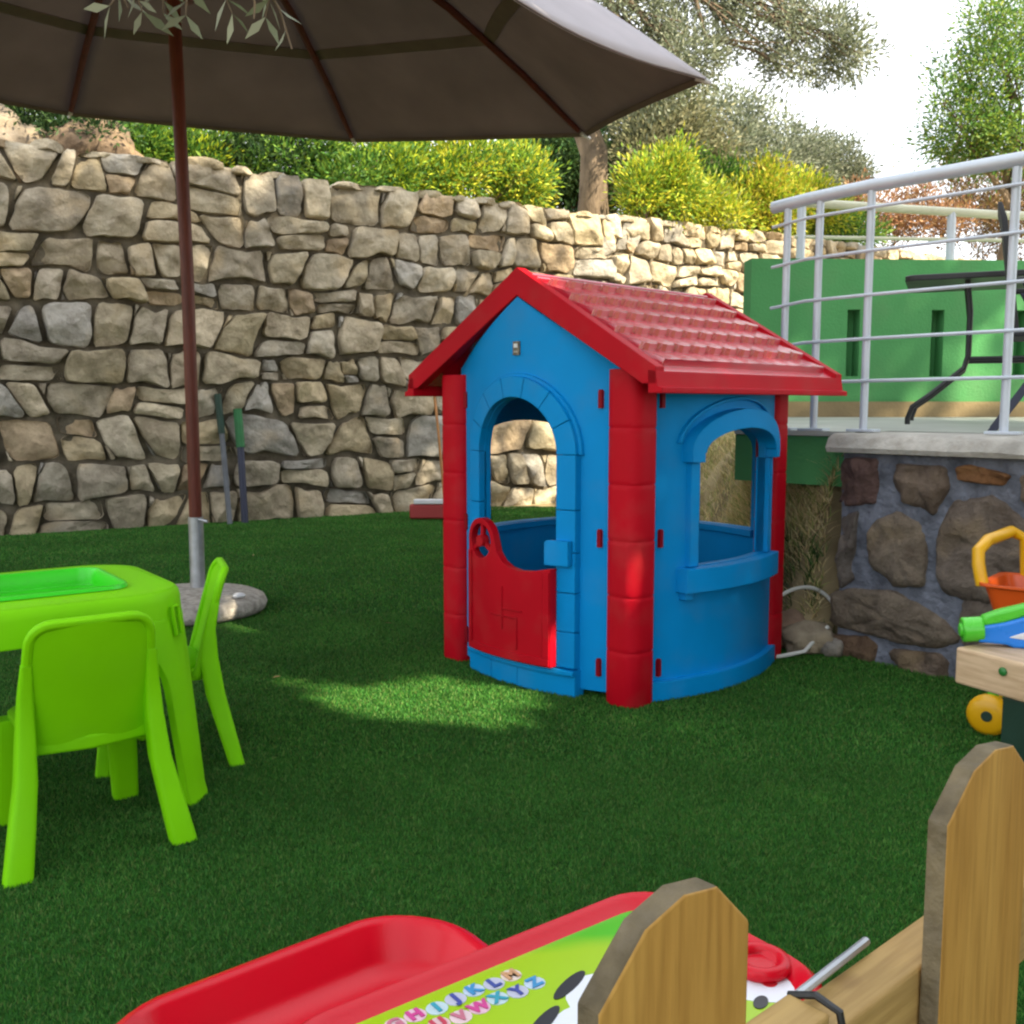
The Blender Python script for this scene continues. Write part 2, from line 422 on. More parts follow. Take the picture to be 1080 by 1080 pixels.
def blades(n, xr, yr, hr, wr, cols, mask, lean=.5, zf=None):
    x = rng.uniform(*xr, n); y = rng.uniform(*yr, n)
    k = mask(x, y); x, y = x[k], y[k]; n = len(x)
    z = zf(x, y) if zf else np.zeros(n)
    h = rng.uniform(*hr, n); wd = rng.uniform(*wr, n); a = rng.uniform(0, 2 * PI, n)
    ln = rng.uniform(.1, lean, n) * h; la = rng.uniform(0, 2 * PI, n)
    b = np.stack([x, y, z], 1)
    sd_ = np.stack([np.cos(a), np.sin(a), 0 * a], 1) * (wd / 2)[:, None]
    ld = np.stack([np.cos(la) * ln, np.sin(la) * ln, 0 * ln], 1)
    up = np.stack([0 * h, 0 * h, h], 1)
    V = np.stack([b - sd_, b + sd_, b - sd_ * .8 + up * .55 + ld * .35, b + sd_ * .8 + up * .55 + ld * .35, b + up + ld], 1)
    cols = np.asarray(cols); ci = rng.integers(0, len(cols), n)
    c = cols[ci] * rng.uniform(.75, 1.25, (n, 1))
    C = np.repeat(c[:, None, :], 5, 1) 
    i0 = np.arange(n)[:, None] * 5
    return V.reshape(-1, 3), i0 + np.array([[0, 1, 3, 2]]), i0 + np.array([[2, 3, 4]]), C.reshape(-1, 3)

def merge(parts):
    V = []; Q = []; T = []; C = []; b = 0
    for v, q, t, c in parts:
        V.append(v); Q.append(q + b); T.append(t + b); C.append(c); b += len(v)
    return np.concatenate(V), [np.concatenate(Q), np.concatenate(T)], np.concatenate(C)

def in_lawn(x, y):
    d = (x - WP[0]) * WN[0] + (y - WP[1]) * WN[1]
    q = .76 * x + .65 * y - 3.924
    t = np.array([.72 - 1.27, 10.6 - 4.52]); t /= np.linalg.norm(t); nb = np.array([t[1], -t[0]])
    bd = (x - 1.27) * nb[0] + (y - 4.52) * nb[1]
    return (d < -.05) & ((y < 4.52) | (bd < .02)) & ((q < .02) | (y > 4.5)) & ((y > 4.52) | (x < 3.5))
gc = [(.034, .15, .018), (.046, .18, .022), (.028, .12, .016), (.058, .195, .026), (.085, .21, .034), (.036, .165, .020), (.12, .19, .045)]
P = [blades(420000, (-1.9, 1.9), (1.25, 3.0), (.007, .014), (.0015, .0027), gc, lambda x, y: in_lawn(x, y) & (np.abs(x) < .65 * y + .35), .9),
     blades(330000, (-2.9, 2.3), (3.0, 5.2), (.008, .015), (.0026, .0042), gc, lambda x, y: in_lawn(x, y) & (np.abs(x) < .6 * y + .4), .9),
     blades(270000, (-6, 1.4), (5.2, 10.9), (.010, .019), (.0045, .008), gc, lambda x, y: in_lawn(x, y) & (np.abs(x) < .58 * y + .5), .9),
     blades(60000, (-3, 3), (.3, 1.25), (.016, .03), (.003, .005), gc, in_lawn, .9)]
V, F, C = merge(P)
o = np_mesh('turf_grass', V, F, C, M['grass']); tag(o, 'short dark green artificial turf blades covering the lawn', 'grass', kind='stuff')

# dry grass on the bank
sc = [(.62, .50, .26), (.54, .43, .22), (.68, .58, .33), (.36, .36, .13), (.24, .30, .09), (.48, .37, .19)]
def on_bank(x, y):
    d = (x - WP[0]) * WN[0] + (y - WP[1]) * WN[1]
    q = .76 * x + .65 * y - 3.924
    t = np.array([.72 - 1.27, 10.6 - 4.52]); t /= np.linalg.norm(t); nb = np.array([t[1], -t[0]])
    bd = (x - 1.27) * nb[0] + (y - 4.52) * nb[1]
    return (d < -.05) & (bd > -.05) & (q > -.07) & (rng.random(len(x)) < np.clip((bd + .15) * 2.2, .15, 1))
P = [blades(110000, (.4, 3.2), (4.4, 12.5), (.02, .075), (.004, .008), sc, on_bank, 2.0, lambda x, y: gh(x, y))]
P.append(blades(80000, (1.1, 2.1), (4.35, 6.0), (.02, .07), (.004, .007), sc, on_bank, 2.0, lambda x, y: gh(x, y)))
wc = [(.05, .12, .03), (.035, .085, .02), (.09, .13, .04), (.03, .07, .02)]
P.append(blades(9000, (1.0, 2.3), (4.45, 5.3), (.05, .15), (.005, .012), wc, lambda x, y: on_bank(x, y) & (gh(x, y) < .45), 1.0, lambda x, y: gh(x, y)))
V, F, C = merge(P)
o = np_mesh('dry_grass', V, F, C, M['straw']); tag(o, 'straw coloured dry grass and weeds on the bank', 'dry grass', kind='stuff')

# ------------------------------------------------------------------ stonework
def clip(poly, nx_, nz_, c):
    out = []
    for i in range(len(poly)):
        a, b = poly[i], poly[(i + 1) % len(poly)]
        da = a[0] * nx_ + a[1] * nz_ - c; db = b[0] * nx_ + b[1] * nz_ - c
        if da <= 0: out.append(a)
        if da * db < 0:
            t = da / (da - db); out.append((a[0] + (b[0] - a[0]) * t, a[1] + (b[1] - a[1]) * t))
    return out

def power_cells(x0, x1, z0, z1, rmin, rmax, seed, stretch=1.25, tries=9000, big=.25):
    rd = random.Random(seed); pts = []
    for k in range(tries):
        f = k / tries
        r = rmax * (1 - f) + rmin * f
        r *= rd.uniform(.85, 1.1)
        x = rd.uniform(x0, x1); z = rd.uniform(z0, z1)
        if all(((x - p[0]) / stretch) ** 2 + (z - p[1]) ** 2 > (.86 * (r + p[2])) ** 2 for p in pts): pts.append((x, z, r))
    cells = []
    for i, p in enumerate(pts):
        poly = [(x0, z0), (x1, z0), (x1, z1), (x0, z1)]
        near = sorted((q for j, q in enumerate(pts) if j != i), key=lambda q: (q[0] - p[0]) ** 2 + (q[1] - p[1]) ** 2)[:26]
        for q in near:
            # power bisector in stretched space
            ax, az = p[0] / stretch, p[1]; bx, bz = q[0] / stretch, q[1]
            nx_, nz_ = 2 * (bx - ax), 2 * (bz - az)
            c = bx * bx + bz * bz - ax * ax - az * az + (p[2] ** 2 - q[2] ** 2)
            poly = clip(poly, nx_ / stretch, nz_, c)
            if len(poly) < 3: break
        if len(poly) >= 3: cells.append(poly)
    return cells

def voro_cells(x0, x1, z0, z1, dx, dz, seed):
    """irregular angular cells: jittered courses, random weights, some cells split in two or three"""
    rd = random.Random(seed); pts = []
    z = z0
    while z < z1 - .04:
        h = dz * rd.uniform(.7, 1.35)
        if z + h > z1 - .12: h = z1 - z
        x = x0 + rd.uniform(0, dx)
        while x < x1:
            w_ = dx * rd.uniform(.55, 1.5)
            pts.append((x + w_ / 2 + rd.uniform(-.05, .05), z + h / 2 + rd.uniform(-.32, .32) * h, .14 * rd.uniform(0, 1)))
            if rd.random() < .30: pts.append((x + w_ + rd.uniform(-.06, .06), z + rd.choice((-.02, h)) + rd.uniform(-.06, .06), .0))
            x += w_
        z += h
    out = []
    for i, p in enumerate(pts):
        poly = [(x0, z0), (x1, z0), (x1, z1), (x0, z1)]
        near = sorted((q for j, q in enumerate(pts) if j != i), key=lambda q: (q[0] - p[0]) ** 2 + (q[1] - p[1]) ** 2)[:24]
        for q in near:
            nx_, nz_ = 2 * (q[0] - p[0]), 2 * (q[1] - p[1])
            c = q[0] ** 2 + q[1] ** 2 - p[0] ** 2 - p[1] ** 2 + p[2] ** 2 - q[2] ** 2
            poly = clip(poly, nx_, nz_, c)
            if len(poly) < 3: break
        if len(poly) < 3: continue
        ar = abs(sum(poly[k][0] * poly[(k + 1) % len(poly)][1] - poly[(k + 1) % len(poly)][0] * poly[k][1] for k in range(len(poly)))) / 2
        if ar < .0025: continue
        if ar > .20 or (ar > .10 and rd.random() < .12):
            cx = sum(q[0] for q in poly) / len(poly); cz = sum(q[1] for q in poly) / len(poly); a = rd.uniform(-.5, .5) + (PI / 2 if rd.random() < .7 else 0)
            n0, n1 = math.cos(a - PI / 2 if False else a), math.sin(a)
            cc = n0 * (cx + rd.uniform(-.05, .05)) + n1 * cz
            for sg in (1, -1):
                h_ = clip(poly, sg * n0, sg * n1, sg * cc)
                if len(h_) >= 3: out.append(h_)
        else: out.append(poly)
    return out

def coursed(x0, x1, z0, z1, hmin, hmax, wd, seed):
    """roughly coursed rubble: wavering beds, slanting joints, stacked small stones and chips"""
    rd = random.Random(seed); beds = [z0]
    while beds[-1] < z1 - hmin * .8: beds.append(beds[-1] + rd.uniform(hmin, hmax))
    k_ = (z1 - z0) / (beds[-1] - z0); beds = [z0 + (b - z0) * k_ for b in beds]
    n_ = len(beds) - 1
    def bed(k, x):
        if k == 0: return z0
        if k == n_: return z1
        return beds[k] + .13 * noise.noise(Vector((x * .8, k * 7.3, seed))) + .07 * noise.noise(Vector((x * 2.6, k * 3.1, seed + 5)))
    out = []
    def jit(poly, a):
        cx = sum(p[0] for p in poly) / len(poly); cz = sum(p[1] for p in poly) / len(poly)
        q = []
        for p in poly:
            d = math.hypot(p[0] - cx, p[1] - cz); f = 1 - min(.35, rd.uniform(0, a) * (1 if rd.random() < .75 else 2.4) / max(d, .02))
            q.append((cx + (p[0] - cx) * f, cz + (p[1] - cz) * f))
        return q
    for k in range(n_):
        x = x0 - rd.uniform(0, .2); sl0 = 0
        while x < x1:
            h = bed(k + 1, x) - bed(k, x)
            w_ = max(.10, h * rd.uniform(.7, .9), wd * rd.uniform(.35, 1.45) * (.6 + h))
            sl1 = rd.uniform(-.16, .16) * h * 1.6
            xb0, xt0, xb1, xt1 = x - sl0, x + sl0, x + w_ - sl1, x + w_ + sl1
            B = [(xb0 + (xb1 - xb0) * f, bed(k, xb0 + (xb1 - xb0) * f)) for f in (0, .35, .7, 1)]
            T = [(xt0 + (xt1 - xt0) * f, bed(k + 1, xt0 + (xt1 - xt0) * f)) for f in (1, .62, .3, 0)]
            r = rd.random()
            if r < .24 and h > .20:
                m0 = rd.uniform(.35, .65); m1 = m0 + rd.uniform(-.2, .2)
                L_ = (xb0 + (xt0 - xb0) * m0, B[0][1] + (T[3][1] - B[0][1]) * m0); R_ = (xb1 + (xt1 - xb1) * m1, B[3][1] + (T[0][1] - B[3][1]) * m1)
                out.append(jit(B + [R_, L_], .02)); out.append(jit([L_, R_] + T, .02))
            elif r < .34 and w_ > .36:
                f0 = rd.uniform(.3, .7); f1 = f0 + rd.uniform(-.25, .25)
                P0 = (xb0 + (xb1 - xb0) * f0, bed(k, xb0 + (xb1 - xb0) * f0)); P1 = (xt0 + (xt1 - xt0) * f1, bed(k + 1, xt0 + (xt1 - xt0) * f1))
                out.append(jit([B[0], P0, P1, T[3]], .022)); out.append(jit([P0, B[3], T[0], P1], .022))
            else:
                q = B + T
                if rd.random() < .5: q = [B[0], B[1], B[3], ((B[3][0] + T[0][0]) / 2 + rd.uniform(-.0, .03), (B[3][1] + T[0][1]) / 2), T[0], T[2], T[3]]
                q = jit(q, .034)
                if rd.random() < .75:   # knock a corner off
                    i = rd.choice((0, len(q) - 1)); a, b, c = q[i - 1], q[i], q[(i + 1) % len(q)]
                    t = rd.uniform(.25, .5); q[i:i + 1] = [(b[0] + (a[0] - b[0]) * t, b[1] + (a[1] - b[1]) * t), (b[0] + (c[0] - b[0]) * t, b[1] + (c[1] - b[1]) * t)]
                    if t > .33: out.append(jit([b, ((a[0] - b[0]) * t * .9 + b[0], (a[1] - b[1]) * t * .9 + b[1]), ((c[0] - b[0]) * t * .9 + b[0], (c[1] - b[1]) * t * .9 + b[1])], .004))
                out.append(q)
            x += w_; sl0 = sl1
    return out

def resample(poly, n):
    P = [Vector((p[0], p[1])) for p in poly]
    Ls = [(P[(i + 1) % len(P)] - P[i]).length for i in range(len(P))]
    T = sum(Ls); out = []; i = 0; acc = 0
    for k in range(n):
        s = T * k / n
        while acc + Ls[i] < s: acc += Ls[i]; i += 1
        out.append(P[i].lerp(P[(i + 1) % len(P)], (s - acc) / max(1e-9, Ls[i])))
    return out

def chaikin(poly, r=.22):
    out = []
    for i in range(len(poly)):
        a, b = poly[i], poly[(i + 1) % len(poly)]
        out.append((a[0] * (1 - r) + b[0] * r, a[1] * (1 - r) + b[1] * r)); out.append((a[0] * r + b[0] * (1 - r), a[1] * r + b[1] * (1 - r)))
    return out

def stones(cells, gap, bulge, cols, seed, n=22, back=.08, rough=.012, flat_=1.0, nscale=3.0, facet=1.0, tilt=.2, cham=1.0, crisp=False):
    """every cell becomes a rough, slightly domed and tilted rock; front is -Y"""
    rd = random.Random(seed); mb = MB(); mb.c = []
    for ci, poly in enumerate(cells):
        area = abs(sum(poly[i][0] * poly[(i + 1) % len(poly)][1] - poly[(i + 1) % len(poly)][0] * poly[i][1] for i in range(len(poly)))) / 2
        sz = math.sqrt(area)
        if sz < gap * 1.8: continue
        q = chaikin(poly, (.09 + .13 * rd.random()) * cham)
        if rd.random() < .3 * cham: q = chaikin(q, .16)
        P = resample(q, n)
        c = sum(P, Vector((0, 0))) / n
        sx = Vector((rd.uniform(-tilt, tilt), rd.uniform(-tilt, tilt * .6))) * flat_
        cuts_ = [(Vector((math.cos(a), math.sin(a))) * rd.uniform(.25, .8), rd.uniform(.15, .55)) for a in [rd.uniform(0, 6.28) for _ in range(4)]]
        g = gap * rd.uniform(.3, 1.9)
        off = rd.uniform(-.4, .5) * bulge * flat_
        o3 = Vector((rd.uniform(-50, 50), 0, rd.uniform(-50, 50)))
        rings = [(1.0, back), (1.0, .012), (.975, -.52), (.92, -.82), (.76, -.92), (.52, -.96), (.27, -.99)] if crisp else [(1.0, back), (1.0, .012), (.965, -.42), (.89, -.74), (.74, -.88), (.52, -.95), (.27, -.99)]
        base = len(mb.v); V = []
        for f, dp in rings:
            for p in P:
                d = p - c; L_ = d.length
                e = max(.25, (L_ - g) / L_)
                rn = 1 + .08 * noise.noise(o3 + Vector((p.x * 9, 1, p.y * 9))) - .05 * abs(noise.noise(o3 + Vector((p.x * 22, 4, p.y * 22))))
                pp = c + d * e * f * (rn if f > .5 else 1)
                y = dp if dp > 0 else dp * min(bulge, sz * .4) + (pp - c).dot(sx) * (.6) + off
                if dp <= 0:
                    # broken faces
                    bb = min(bulge, sz * .4)
                    for cv, c0 in cuts_:
                        y = max(y, -bb * (1 - facet) + facet * ((pp - c).dot(cv) * (.9 * bb / sz * 2.4) - bb * (1.0 - c0 * .5)) + off) if facet > .8 else y
                if dp <= .012:
                    nn = noise.noise(o3 + Vector((pp.x * nscale * 2, 0, pp.y * nscale * 2))) * .9 + noise.noise(o3 + Vector((pp.x * nscale * 5, 5, pp.y * nscale * 5))) * .5
                    y += nn * rough * 2.2
                    # chipped facets
                    y += abs(noise.noise(o3 + Vector((pp.x * nscale, 9, pp.y * nscale)))) * rough * 2.5
                V.append((pp.x, y, pp.y))
        V.append((c.x, sum(v[1] for v in V[-n:]) / n, c.y))
        Fs = []
        for i in range(len(rings) - 1):
            for j in range(n):
                k = (j + 1) % n
                Fs.append((i * n + j, i * n + k, (i + 1) * n + k, (i + 1) * n + j))
        l = (len(rings) - 1) * n
        for j in range(n): Fs.append((l + j, l + (j + 1) % n, l + n))
        mb.add(V, Fs)
        col = cols[rd.randrange(len(cols))]; br = rd.uniform(.8, 1.2)
        mb.c += [(col[0] * br, col[1] * br, col[2] * br, 1)] * len(V)
    return mb

wall_ang = math.atan2(WD[1], WD[0])
sw = empty('stone_wall', (WP[0], WP[1], 0), wall_ang, 'long dry rubble retaining wall of grey and tan stones along the back of the lawn', 'stone wall')
scol = [(.48, .43, .345), (.45, .41, .335), (.53, .46, .345), (.52, .44, .30), (.45, .355, .245), (.43, .415, .385), (.58, .52, .41), (.46, .41, .315), (.51, .45, .335), (.42, .375, .30), (.47, .41, .285)]
cells = coursed(-6.2, 3.0, -.05, 3.33, .22, .42, .43, 11) + coursed(3.0, 16.5, -.05, 3.36, .21, .35, .38, 23)
mb = stones(cells, .003, .085, scol, 5, 32, .12, .017, tilt=.24, cham=.8, crisp=True)
st = mb.build('stonework', M['stone'], sw, smooth=62)
mb = MB(); mb.box((5.0, .205, 1.62), (23, .30, 3.28)); mb.build('earth_core', M['mortar_dark'], sw, smooth=None)
# ragged capping stones
cap = []
rd = random.Random(3); x = -6.2
mb2 = MB(); mb2.c = []
cells = []
while x < 16:
    wd = rd.uniform(.18, .5); h = rd.uniform(.02, .085)
    cells.append([(x, 3.26), (x + wd, 3.26), (x + wd - rd.uniform(0, .08), 3.28 + h), (x + wd * .5, 3.30 + h * rd.uniform(.8, 1.2)), (x + rd.uniform(0, .08), 3.28 + h)])
    x += wd + rd.uniform(0, .05)
mb = stones(cells, .01, .09, scol, 8, 16, .30, .012)
mb.build('capping_stones', M['stone'], sw, smooth=62)

# stone-clad front of the terrace
TA = Vector((1.451, 4.341, 0)); TD = Vector((.65, -.76, 0)).normalized()
tw = empty('stone_clad_wall', TA, math.atan2(TD.y, TD.x), 'dark brown stone cladding with wide blue grey mortar joints at the terrace edge', 'clad wall')
hand = [[(0.005, 0.86), (0.16, 0.87), (0.16, 0.73), (0.15, 0.70), (0.005, 0.68)],
[(0.26, 0.85), (0.45, 0.85), (0.46, 0.77), (0.41, 0.68), (0.3, 0.71), (0.25, 0.78)],
[(0.52, 0.86), (0.57, 0.87), (0.7, 0.84), (0.68, 0.80), (0.53, 0.81)],
[(0.18, 0.6), (0.26, 0.64), (0.36, 0.61), (0.38, 0.49), (0.38, 0.38), (0.26, 0.37), (0.15, 0.44), (0.16, 0.53)],
[(0.53, 0.72), (0.65, 0.73), (0.73, 0.67), (0.79, 0.62), (0.80, 0.46), (0.65, 0.35), (0.51, 0.37), (0.46, 0.42), (0.46, 0.59)],
[(0.005, 0.61), (0.08, 0.63), (0.07, 0.54), (0.07, 0.37), (0.005, 0.32)],
[(0.005, 0.27), (0.27, 0.31), (0.42, 0.25), (0.52, 0.17), (0.44, 0.12), (0.28, 0.12), (0.005, 0.14)],
[(0.005, 0.085), (0.14, 0.10), (0.18, 0.07), (0.17, 0.0), (0.005, 0.0)],
[(0.28, 0.07), (0.46, 0.085), (0.5, 0.06), (0.49, -0.02), (0.28, -0.02)],
[(0.76, 0.83), (0.84, 0.85), (0.92, 0.76), (0.86, 0.69), (0.78, 0.74)], [(0.57, 0.31), (0.71, 0.33), (0.80, 0.28), (0.82, 0.10), (0.66, 0.09), (0.57, 0.17)]]
extra = power_cells(.92, 3.6, -.03, .88, .09, .17, 4, 1.2, 900)
ccol = [(.22, .18, .15), (.245, .20, .155), (.195, .17, .155), (.23, .19, .16), (.235, .18, .14)]
hand = [[((p[0] - sum(q[0] for q in h) / len(h)) * 1.22 + sum(q[0] for q in h) / len(h), (p[1] - sum(q[1] for q in h) / len(h)) * 1.22 + sum(q[1] for q in h) / len(h)) for p in h] for h in hand]
mb = stones(hand, .0, .036, ccol, 2, 44, .06, .017, flat_=.1, nscale=6, facet=.5, cham=.5)
e2 = stones(extra, .018, .030, ccol, 6, 40, .06, .017, flat_=.1, nscale=6, facet=.5, cham=.5)
b0 = len(mb.v); mb.v += e2.v; mb.f += [tuple(i + b0 for i in f) for f in e2.f]; mb.c += e2.c
# pinkish and rusty stones of the top course
for (k, colr) in ((0, (.20, .125, .115)), (2, (.34, .17, .075)), (7, (.20, .13, .085))):
    nv = 44 * 7 + 1
    for i in range(k * nv, (k + 1) * nv): mb.c[i] = (*colr, 1)
mb.build('cladding_stones', M['clad'], tw, smooth=60)
# lumpy mortar
gxn, gzn = 150, 44
mb = MB(); V = []
for j in range(gzn + 1):
    for i in range(gxn + 1):
        s_ = 3.6 * i / gxn; z_ = -.03 + .93 * j / gzn
        V.append((s_, .004 + .008 * noise.noise(Vector((s_ * 9, 0, z_ * 9))) + .006 * noise.noise(Vector((s_ * 27, 0, z_ * 27))), z_))
Fs = [(j * (gxn + 1) + i, j * (gxn + 1) + i + 1, (j + 1) * (gxn + 1) + i + 1, (j + 1) * (gxn + 1) + i) for j in range(gzn) for i in range(gxn)]
mb.add(V, Fs)
mb.box((1.8, .20, .435), (3.6, .36, .90))
mb.build('mortar_backing', M['mortar'], tw, smooth=60)
mb = MB()
# coping slab with a worn front edge
secs = []
for i in range(41):
    s_ = -.05 + 3.7 * i / 40
    j1 = noise.noise(Vector((s_ * 5, 2, 0))) * .012; j2 = noise.noise(Vector((s_ * 7, 7, 0))) * .008
    secs.append([(s_, -.055 + j1, .905), (s_, -.065 + j1, .925 + j2), (s_, -.045 + j1, .965 + j2), (s_, .0, .985), (s_, .42, .985), (s_, .42, .905)])
mb.loft(secs); mb.build('coping_slab', M['coping'], tw, smooth=50)

# ------------------------------------------------------------------ terrace
tn = Vector((.76, .65, 0)).normalized()
def on_terr(s_, dpt, z_):          # s along the wall, dpt behind its face
    p = TA + TD * s_ + tn * dpt; return Vector((p.x, p.y, z_))
tr = empty('terrace', on_terr(0, .4, 0), 0, 'raised terrace slab with grey paving and a green painted edge', 'terrace')
ol = tr.location.copy()
def poly_slab(pts, z0, z1):
    n = len(pts); V = [(p.x - ol.x, p.y - ol.y, z0) for p in pts] + [(p.x - ol.x, p.y - ol.y, z1) for p in pts]
    return V, [tuple(range(n))[::-1], tuple(range(n, 2 * n))] + [(i, (i + 1) % n, (i + 1) % n + n, i + n) for i in range(n)]
L1 = on_terr(-.66, .10, 0); L2 = on_terr(-.02, .12, 0); R1 = on_terr(-.02, .425, 0)
far_l = Vector((1.50, 6.55, 0)); far_r = Vector((7.5, 7.2, 0)); nr = on_terr(3.7, .425, 0)
mb = MB(); mb.add(*poly_slab([L1, L2, R1, nr, Vector((7.5, 2.5, 0)), far_r, far_l], .968, .99)); mb.v = [(p[0], p[1], p[2] + (.045 if p[1] + ol.y > 6 else 0)) for p in mb.v]; mb.build('paving', M['tiles'], tr, smooth=None)
ins = lambda p: p + Vector((.008, .008, 0))
mb = MB(); mb.add(*poly_slab([ins(L1), ins(L2), ins(R1), ins(nr), Vector((7.45, 2.55, 0)), Vector((7.45, 7.15, 0)), far_l + Vector((.03, -.02, 0))], .74, .964)); mb.build('green_edge_wall', M['green_wall'], tr, smooth=None)

pw = empty('parapet_wall', (1.54, 6.5, 0), R(3), 'green painted parapet wall with narrow slots at the back of the terrace', 'parapet')
mb = panel([(0, .3), (6.5, .3), (6.5, 2.05), (0, 2.05)], [[(a, 1.30), (a + .085, 1.30), (a + .085, 1.73), (a, 1.73)] for a in (.64, 1.20, 1.76, 2.32, 2.88)], 0, .17)
mb.build('slotted_wall', M['green_wall'], pw, smooth=None)
mb = MB(); mb.box((3.28, .13, 1.5), (6.3, .03, .7)); mb.build('slot_backing', M['green_wall'], pw, smooth=None)
mb = MB(); mb.box((3.25, -.012, 1.085), (6.46, .022, .10)); mb.build('skirting', M['skirt'], pw, smooth=None)

# front railing
RB = Vector((1.573, 4.453, 0)); RD = Vector((.693, -.721, 0)); RD.normalize()
rl = empty('steel_railing', (RB.x, RB.y, .99), 0, 'grey painted steel railing with five thin bars along the front of the terrace', 'railing')
def rp(s_, z_): return Vector((RD.x * s_, RD.y * s_, z_))
mb = MB(); mb.tube([rp(-.49, 1.045), rp(-.3, 1.06), rp(0, 1.072), rp(.6, 1.078), rp(2.6, 1.08)], .028, 14); mb.build('handrail', M['rail'], rl)
for s_ in (-.41, -.245, 0.0, .60, 1.25, 1.9, 2.55):
    mb = MB(); mb.tube([rp(s_, .004), rp(s_, 1.05)], .0175, 12); p_ = mb.build('post', M['rail'], rl)
    mb = MB(); mb.box(rp(s_, .006), (.13, .07, .012), Matrix.Rotation(math.atan2(RD.y, RD.x), 3, 'Z')); mb.build('base_plate', M['rail'], p_, bevel=.002)
for z_ in (.975, .79, .60, .41, .225):
    mb = MB(); mb.tube([rp(-.47, z_ - .025) + Vector((-.02, -.012, 0)), rp(-.3, z_ - .004) + Vector((-.015, -.012, 0)), rp(0, z_) + Vector((-.016, -.016, 0)), rp(2.6, z_ + .01) + Vector((-.016, -.016, 0))], .0075, 8); mb.build('bar', M['rail'], rl)

# rear railing on the parapet
r2 = empty('cream_railing', (1.86, 6.60, 2.05), R(3), 'pale cream rail on short posts on top of the green parapet', 'railing')
mb = MB(); mb.tube([(-.02, 0, .37), (1.4, 0, .30), (4.2, 0, .27)], .028, 10); mb.build('handrail', M['rail_cream'], r2)
mb = MB(); mb.tube([(-.02, 0, .15), (4.2, 0, .12)], .012, 8); mb.build('bar', M['rail_cream'], r2)
for s_ in (.02, 1.02, 2.05, 3.1):
    mb = MB(); mb.tube([(s_, 0, 0), (s_, 0, .37 - .05 * s_)], .028, 10); mb.build('post', M['rail'], r2)

# terrace furniture: black metal table and a chair behind the rail
tb = empty('terrace_table', (2.62, 5.32, .99), R(-24), 'black metal garden table with curved legs behind the steel railing', 'table')
mb = MB(); mb.add(*(lambda q: ([(x, y, .76) for x, y in q] + [(x, y, .79) for x, y in q], [tuple(range(len(q)))[::-1], tuple(range(len(q), 2 * len(q)))] + [(i, (i + 1) % len(q), (i + 1) % len(q) + len(q), i + len(q)) for i in range(len(q))]))(rrect(1.0, .62, .06)))
mb.build('table_top', M['black'], tb, bevel=.005)
for sx in (-1, 1):
    for sy in (-1, 1):
        mb = MB(); pts = [(sx * .20, sy * .2, .76), (sx * .18, sy * .2, .60), (sx * .18, sy * .2, .38), (sx * .20, sy * .21, .31), (sx * .36, sy * .24, .17), (sx * .44, sy * .25, .11), (sx * .46, sy * .25, .05), (sx * .46, sy * .25, 0)]
        mb.tube(pts, .014, 8); mb.build('leg', M['black'], tb)
for sy in (-1, 1):
    mb = MB(); mb.tube([(-.18, sy * .2, .36), (.18, sy * .2, .36)], .011, 8); mb.build('stretcher', M['black'], tb)
ch = empty('terrace_chair', (2.52, 4.62, .99), R(64), 'black folding garden chair with slanted dark legs by the right railing post', 'chair')
mb = MB(); mb.box((0, 0, .44), (.44, .40, .03)); mb.build('seat', M['mesh_black'], ch, bevel=.01)
mb = MB(); mb.loft([[(-.22, .17, .46), (.22, .17, .46), (.22, .20, .46), (-.22, .20, .46)], [(-.22, .24, .95), (.22, .24, .95), (.22, .265, .95), (-.22, .265, .95)], [(-.18, .265, 1.03), (.18, .265, 1.03), (.18, .285, 1.03), (-.18, .285, 1.03)]]); mb.build('backrest', M['mesh_black'], ch, bevel=.006)
for sx in (-1, 1):
    mb = MB(); mb.loft([[(sx * .24 - .014, -.22, 0), (sx * .24 + .014, -.22, 0), (sx * .24 + .014, -.17, 0), (sx * .24 - .014, -.17, 0)], [(sx * .24 - .014, .12, .66), (sx * .24 + .014, .12, .66), (sx * .24 + .014, .17, .66), (sx * .24 - .014, .17, .66)]]); mb.build('leg', M['dark_blue'], ch, bevel=.004)
    mb = MB(); mb.loft([[(sx * .21 - .014, .24, 0), (sx * .21 + .014, .24, 0), (sx * .21 + .014, .28, 0), (sx * .21 - .014, .28, 0)], [(sx * .21 - .014, -.16, .62), (sx * .21 + .014, -.16, .62), (sx * .21 + .014, -.12, .62), (sx * .21 - .014, -.12, .62)]]); mb.build('leg', M['dark_blue'], ch, bevel=.004)
    mb = MB(); mb.box((sx * .25, -.02, .67), (.04, .42, .025)); mb.build('armrest', M['black'], ch, bevel=.006)

# a few fallen leaves
lm = None
for k, (x, y) in enumerate(((-.95, 3.9), (-1.9, 7.2), (-.62, 4.9))):
    if lm is None:
        q = MB(); q.add([(-.026, 0, .0), (-.008, .0075, .006), (.014, .006, .007), (.030, 0, .002), (.014, -.006, .0065), (-.008, -.0075, .005), (0, 0, .0015)], [(0, 1, 6), (1, 2, 6), (2, 3, 6), (3, 4, 6), (4, 5, 6), (5, 0, 6)])
        lo_ = q.build('fallen_leaf', M['dead_leaf'], None, smooth=60); lm = lo_
        tag(lo_, 'small dry fallen leaf lying on the artificial turf', 'leaf', 'fallen leaves on the lawn')
    else:
        lo_ = lm.copy(); COL.objects.link(lo_)
    lo_.location = (x, y, .017); lo_.rotation_euler = (.2, -.15, k * 1.9); lo_.scale = [.62 + .1 * (k % 5)] * 3
